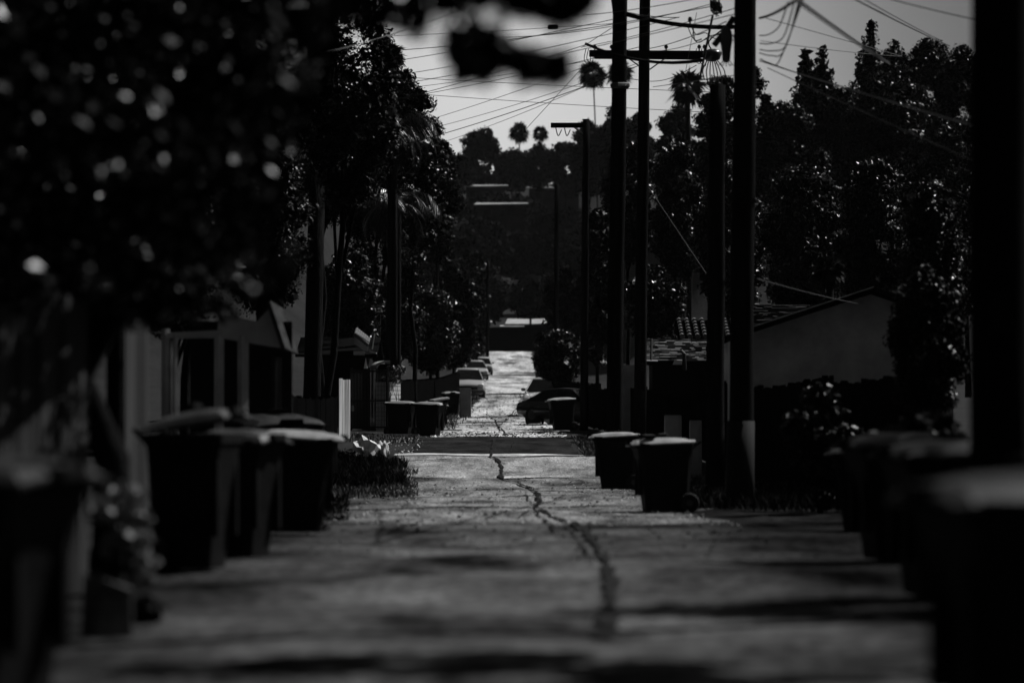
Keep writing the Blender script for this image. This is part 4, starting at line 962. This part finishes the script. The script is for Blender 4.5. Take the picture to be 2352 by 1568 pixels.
for k, (px, yt, hw, Z, yb) in enumerate([(985, 380, 90, 610, 560), (1150, 436, 110, 600, 540), (1290, 470, 90, 560, 600), (1090, 490, 110, 540, 640), (1210, 520, 100, 520, 660), (1010, 560, 90, 470, 720), (1110, 600, 80, 450, 745), (1230, 620, 70, 440, 745), (1350, 520, 80, 480, 700)]):
    tree('tree', ['shadowy tree on the far hill by the left trees edge', 'shadowy tree strip between the two roofs on the hill', 'dark tree on the hill under the faint pole top', 'wide shadowy tree under the lower hill roof', 'dark tree in the middle of the far hillside', 'dark tree low on the hill at the left', 'dark tree right behind the head of the alley', 'dark tree behind the right half of the garage roof', 'hill tree showing between thin and leaning poles'][k], 'tree', px, yt, hw, Z, yb, 3000, None, 'leaf_far', 'trees on the far hillside')
fan_palm('fan_palm', 'small round skyline palm left of the bushy centre', 1192, 303, 28, 600, seed=3, group='palms on the skyline', trunk=.13)
fan_palm('fan_palm', 'smaller skyline palm just left of the short crossarm', 1241, 306, 22, 620, seed=4, group='palms on the skyline', trunk=.13)
fan_palm('fan_palm', 'tall thin palm on a bare stem left of the leaning pole', 1362, 168, 38, 480, 1372, seed=5, trunk=.10, group='palms on the skyline')
fan_palm('fan_palm', 'palm head half hidden behind the leaning pole', 1425, 166, 38, 470, seed=6, trunk=.10, group='palms on the skyline')
fan_palm('fan_palm', 'large palm head between plated pole and stub pole', 1578, 200, 52, 240, seed=7, trunk=.2, group='palms on the skyline')
fan_palm('fan_palm', 'dark palm head at the upper edge of the left trees', 894, 128, 42, 130, seed=8, trunk=.2)
# right tree line
RG = 'tall dark trees on the right'
for args in [
 ('round', 'dark tree above the cut off pole stub', 1655, 160, 75, 235, 560, 4200),
 ('round', 'tree right behind the stout pole, level with its crossing wires', 1728, 142, 58, 225, 560, 4200),
 ('cone', 'left of the twin small pointed trees right of the stout pole', 1850, 116, 72, 230, 420, 3000),
 ('cone', 'right of the twin small pointed trees, slightly taller', 1888, 110, 84, 228, 420, 3400),
 ('round', 'low dark tree under the sky notch right of the twin points', 1955, 170, 80, 224, 480, 4200),
 ('round', 'low dark tree joining stout pole tree and the twin points', 1800, 218, 85, 222, 520, 4200),
 ('cone', 'tall pointed conifer, highest spire on the right', 2001, 54, 88, 215, 420, 5200),
 ('round', 'rounded tree right of the tall conifer', 2060, 74, 66, 212, 480, 4800),
 ('round', 'tall rounded tree left of the near pole', 2138, 62, 84, 210, 500, 5200),
 ('round', 'tree crown half hidden by the near pole', 2225, 76, 84, 208, 520, 4200),
 ('round', 'wide dark tree under the tall conifer', 2045, 128, 120, 202, 560, 5200),
 ('round', 'wide dark tree left of the near pole at mid height', 2180, 240, 120, 190, 800, 5200),
 ('round', 'wide dark tree behind the roof of the rear house', 1850, 300, 110, 190, 820, 5200),
]:
    k, lb, px, yt, hw, Z, yb, n = args
    tree('tree', lb, 'tree', px, yt, hw, Z, yb, n, None, 'leaf', RG, k, clumps=64 if k == 'round' else 22)
GL = 'glossy leaved trees on the right'
for (lb, px, yt, hw, Z, yb, n) in [
 ('glossy leaved tree between thin and leaning poles', 1375, 470, 52, 150, 860, 4200),
 ('glossy tree whose leaves glint between the twin poles', 1445, 300, 70, 165, 620, 5200),
 ('glossy tree sparkling right of the plated pole', 1555, 310, 80, 145, 660, 6500),
 ('dense small leaved bush behind the shingle roof', 1500, 600, 80, 128, 800, 6500),
 ('glossy tree behind the stub and stout poles', 1680, 340, 90, 135, 760, 5200),
 ('wide sparkling tree above the gable roof', 1850, 350, 110, 118, 790, 9000),
 ('sparkling tree above the right half of the gable', 2010, 340, 110, 112, 790, 9000),
 ('large leaved tree glinting left of the near pole', 2140, 385, 85, 72, 760, 4500),
 ('dark leafy bush hiding the right end of the gable', 2135, 600, 100, 56, 1000, 7000),
 ('round dark tree overhanging the parked cars on the right', 1283, 738, 62, 165, 892, 5200),
 ('dark tree filling the slope above the round car tree', 1300, 600, 60, 230, 800, 4200),
 ('dark bushy growth at the right edge of the alley head', 1300, 690, 40, 330, 862, 3500),
 ('dark hedge along the right of the far alley', 1262, 800, 36, 250, 905, 3000),
]:
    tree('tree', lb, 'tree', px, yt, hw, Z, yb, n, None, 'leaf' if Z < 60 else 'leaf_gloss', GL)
# left masses
LG = 'dark trees on the left'
for (k, lb, px, yt, hw, Z, yb, n, mm) in [
 ('round', 'dark tree whose edge bounds the bright sky on the left', 950, 180, 85, 140, 700, 8000, 'leaf'),
 ('round', 'lower shoulder of dark foliage at the foot of the sky gap', 1005, 300, 60, 200, 620, 5000, 'leaf'),
 ('round', 'tall black tree closing the sky left of the bright gap', 805, -70, 130, 84, 520, 9000, 'leaf'),
 ('round', 'black tree between the tall black one and the sky edge', 905, 120, 85, 150, 600, 9000, 'leaf'),
 ('round', 'dark tree behind the hanging palm fronds', 868, 130, 100, 137, 700, 8000, 'leaf'),
 ('round', 'dark tree high on the left behind the near leaves', 740, 90, 120, 100, 560, 7000, 'leaf'),
 ('round', 'dark tree behind the porch gable', 600, 300, 150, 80, 760, 8000, 'leaf'),
 ('round', 'black tree mass behind the near canopy at the far left edge', 90, -120, 300, 48, 760, 9000, 'leaf'),
 ('round', 'black tree between the near canopy and the porch', 430, -120, 230, 66, 640, 9000, 'leaf'),
 ('round', 'black bushy tree left of the porch', 380, 350, 160, 60, 800, 8000, 'leaf'),
 ('round', 'dark shrub mass above the tiled eave', 800, 560, 90, 134, 830, 5000, 'leaf_gloss'),
 ('round', 'dark shrub mass above the arched hood', 905, 600, 80, 150, 850, 5000, 'leaf_gloss'),
 ('round', 'dark tree over the fence behind the paired bins', 990, 640, 75, 185, 880, 5000, 'leaf_gloss'),
 ('round', 'dark tree hanging over the facing car', 1040, 580, 72, 235, 860, 5000, 'leaf'),
 ('round', 'tall hedge at the left edge of the alley head', 1088, 560, 42, 345, 845, 4200, 'leaf'),
 ('round', 'bush behind the farthest car', 1058, 770, 50, 300, 870, 3000, 'leaf_gloss'),
]:
    tree('tree', lb, 'tree', px, yt, hw, Z, yb, n, None, mm, LG, k, px_base=735 if 'closing the sky' in lb else None)
feather_palm('feather_palm', 'drooping palm whose lit fronds hang at the right edge of the left trees', 905, 300, 120, 128, seed=2, n=34, trunk=.12)
feather_palm('feather_palm', 'drooping palm with glinting fronds lower on the left', 915, 470, 115, 132, 912, seed=5, n=34, trunk=.12)
feather_palm('feather_palm', 'palm on a thick dark trunk between the porch and the tiled eave', 730, 360, 110, 86, 712, seed=9, n=26)
fan_palm('fan_palm', 'low fan palm glinting above the porch', 600, 640, 75, 62, seed=12, trunk=.12)
fan_palm('fan_palm', 'small shaggy palm among the right trees above the gable', 1905, 620, 42, 100, seed=14, trunk=.12)
# plants near the camera
def shrub(name, label, cat, px, Z, wpx, ytop, n, size, m, flowers=0, dY=.6, zlo=0.0):
    x = PX(px, Z); gz = g(x, Z); top = P(px, ytop, Z).z; t = thing(name, label, cat, (x, Z, gz)); o = Vector(t.location); rx = wpx / 2 / FP * Z; rz = (top - gz) / 2; hz = (top - gz - zlo) / 2
    C, Rr = crown_clumps((0, 0, zlo + hz), rx * .7, dY / 2, hz * .75, 14, min(rx * .45, hz))
    npmesh('foliage', leaves(C, Rr, n, size), 4, M[m], t)
    bm = bmesh.new()
    for k in range(6): tube(bm, [(random.uniform(-.05, .05), 0, -.05), (random.uniform(-rx, rx) * .4, 0, rz), (random.uniform(-rx, rx) * .7, random.uniform(-.1, .1), rz * 1.6)], [.015, .01, .004], 5)
    obj('stems', bm, M['bark'], t)
    for k in range(flowers):
        c = Vector(C[k % len(C)]) + Vector((random.uniform(-.7, 1) * rx * .5, -dY * .3, random.uniform(0, .2) * rz)); bm = bmesh.new()
        for j in range(6):
            a = j * math.pi / 3; d = Vector((math.cos(a), -.3, math.sin(a))) * .018; e = Vector((-math.sin(a), 0, math.cos(a))) * .009
            vs_ = [bm.verts.new(c), bm.verts.new(c + d * .6 + e), bm.verts.new(c + d), bm.verts.new(c + d * .6 - e)]; bm.faces.new(vs_)
        fl = obj('flower', bm, M['petal'], t)
    return t
shrub('flowering_shrub', 'blurred flowering shrub between the near left bins', 'shrub', 285, 20.3, 150, 1075, 1800, .035, 'pale_leaf', 12)
shrub('weed_clump', 'small dark weed clump on the road right of the broken block', 'weeds', 335, 20.0, 80, 1368, 400, .03, 'leaf_near', 0, .3)
shrub('dark_shrub', 'tall black shrub on the right verge between stout pole and blurred bins', 'shrub', 1885, 52, 190, 868, 6000, .05, 'leaf', 0, 1.2)
shrub('dark_shrub', 'black bush crowding the blurred right bins from behind', 'shrub', 2110, 34, 260, 930, 5000, .05, 'leaf', 0, 1.0)
shrub('vine', 'vine with small leaves on top of the iron gate', 'vine', 905, 121.6, 60, 838, 500, .045, 'grass', 0, .4, 1.6)
shrub('spiky_weed', 'spiky dark weed before the crumpled tarp', 'weeds', 795, 92, 50, 1035, 700, .05, 'leaf', 0, .6)
# overhanging near tree, upper left
Zt = 24; t = thing('shade_tree', 'huge near tree whose black canopy fills the upper left', 'tree', (PX(240, Zt), Zt, g(PX(240, Zt), Zt))); o = Vector(t.location)
bm = trunk_bm((0, 0, -.2), P(215, 300, Zt) - o, .125, .10, [P(x, y, z) - o for x, y, z in ((0, 0, 20), (500, 100, 20), (700, -80, 18), (300, -200, 22), (-200, 200, 21), (450, 400, 22))], 5)
obj('trunk', bm, M['bark'], t, True)
C = []; Rr = []
for (px, py, r_) in [(x, y, 150) for x in range(-80, 640, 110) for y in range(-60, 620, 110)]:
    if px > 560 and py > 300: continue
    Z = random.uniform(17, 26); c = P(px + random.uniform(-40, 40), py + random.uniform(-40, 40), Z) - o; C.append(tuple(c)); Rr.append(r_ / FP * Z)
for (px, py, r_) in [(700, 0, 100), (650, 120, 90), (760, -30, 90), (840, 0, 75), (900, -20, 70), (880, 45, 45), (640, 230, 70), (640, 600, 60), (560, 640, 60), (70, 640, 60), (200, 640, 50), (600, 480, 60), (940, 20, 40)]:
    Z = random.uniform(13, 17); c = P(px, py, Z) - o; C.append(tuple(c)); Rr.append(r_ / FP * Z)
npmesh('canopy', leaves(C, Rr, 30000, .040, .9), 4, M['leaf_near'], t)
# hanging branches against the sky
C = []; Rr = []
for (px, py, r_) in [(1050, -30, 60), (1120, -35, 55), (1200, -15, 55), (1260, -10, 60), (1310, -5, 48), (1290, 22, 34), (960, 60, 26), (985, -20, 50), (1235, 10, 30)]:
    Z = 12.5; c = P(px, py, Z) - o; C.append(tuple(c)); Rr.append(r_ * 1.2 / FP * Z)
npmesh('branch_foliage', np.concatenate([leaves(C, Rr, 2600, .02, .9), leaves(C, np.array(Rr) * 1.4, 350, .022, .9)]), 4, M['leaf_near'], t)
C = []; Rr = []
for (px, py, r_) in [(1062, 100, 42), (1110, 95, 46), (1145, 120, 34), (1070, 155, 34), (1120, 155, 32), (1085, 60, 20), (1040, 120, 22), (1180, 150, 24), (1205, 130, 30), (1225, 165, 26), (1250, 140, 22), (1280, 160, 30), (1275, 185, 18), (1060, 60, 16), (1055, 178, 16), (1040, 78, 18), (1292, 128, 16), (1240, 182, 16), (1108, 184, 15), (1165, 95, 15), (1028, 105, 12), (1306, 158, 12), (1200, 190, 12)]:
    Z = 12.2 + random.uniform(-.2, .2); c = P(px, py, Z) - o; C.append(tuple(c)); Rr.append(r_ * 1.0 / FP * Z)
npmesh('branch_foliage', np.concatenate([leaves(C, Rr, 3600, .017, .95), leaves(C, np.array(Rr) * 1.45, 500, .020, .95)]), 4, M['leaf_near'], t)
bm = bmesh.new()
tube(bm, [P(x, y, z) - o for x, y, z in ((640, -60, 16), (850, -30, 14), (1050, -45, 12.6), (1250, -40, 12.4), (1320, -5, 12.3))], [.05, .035, .02, .012, .004], 6)
tube(bm, [P(x, y, z) - o for x, y, z in ((980, -45, 13), (1040, 20, 12.4), (1080, 90, 12.2), (1150, 125, 12.2), (1290, 165, 12.2))], [.014, .011, .009, .006, .003], 6)
obj('bough', bm, M['bark'], t, True)
# unseen trees added outside the frame, to lay broken shade on the near road
for k, (X, Y, r_, h_) in enumerate(((6.9, 25.0, 1.3, 6.6), (7.6, 33.5, 1.1, 6.2), (5.0, 18.3, 2.5, 5.4))):
    t = thing('tree', ['loose roadside tree outside the right edge shading the near road', 'second loose roadside tree outside the right edge farther on', 'nearest loose roadside tree outside the right edge, its shade across the bottom'][k], 'tree', (X, Y, g(X, Y)))
    C, Rr = crown_clumps((0, 0, h_), r_, r_ * .5, .9, 26, .33); npmesh('crown', leaves(C, Rr, 1500 if k < 2 else 4200, .09), 4, M['leaf_near'], t)
    obj('trunk', trunk_bm((0, 0, -.2), (0, 0, h_ - .4), .11, .06, [Vector(c) for c in C[:6]], k), M['bark'], t, True)

# ------------------------------------------------------------------ thin bright air over the valley
bm = bmesh.new(); box(bm, -900, 900, -80, 2900, -2.0, 110); hz_ = obj('haze', bm, None); hz_['kind'] = 'stuff'
m_ = bpy.data.materials.new('haze'); m_.use_nodes = True; t_ = m_.node_tree; t_.nodes.clear()
o_ = t_.nodes.new('ShaderNodeOutputMaterial'); v_ = t_.nodes.new('ShaderNodeVolumePrincipled'); v_.inputs['Density'].default_value = 1.5e-5; v_.inputs['Color'].default_value = (.9, .9, .9, 1); v_.inputs['Anisotropy'].default_value = .2
t_.links.new(v_.outputs[0], o_.inputs['Volume']); hz_.data.materials.append(m_)
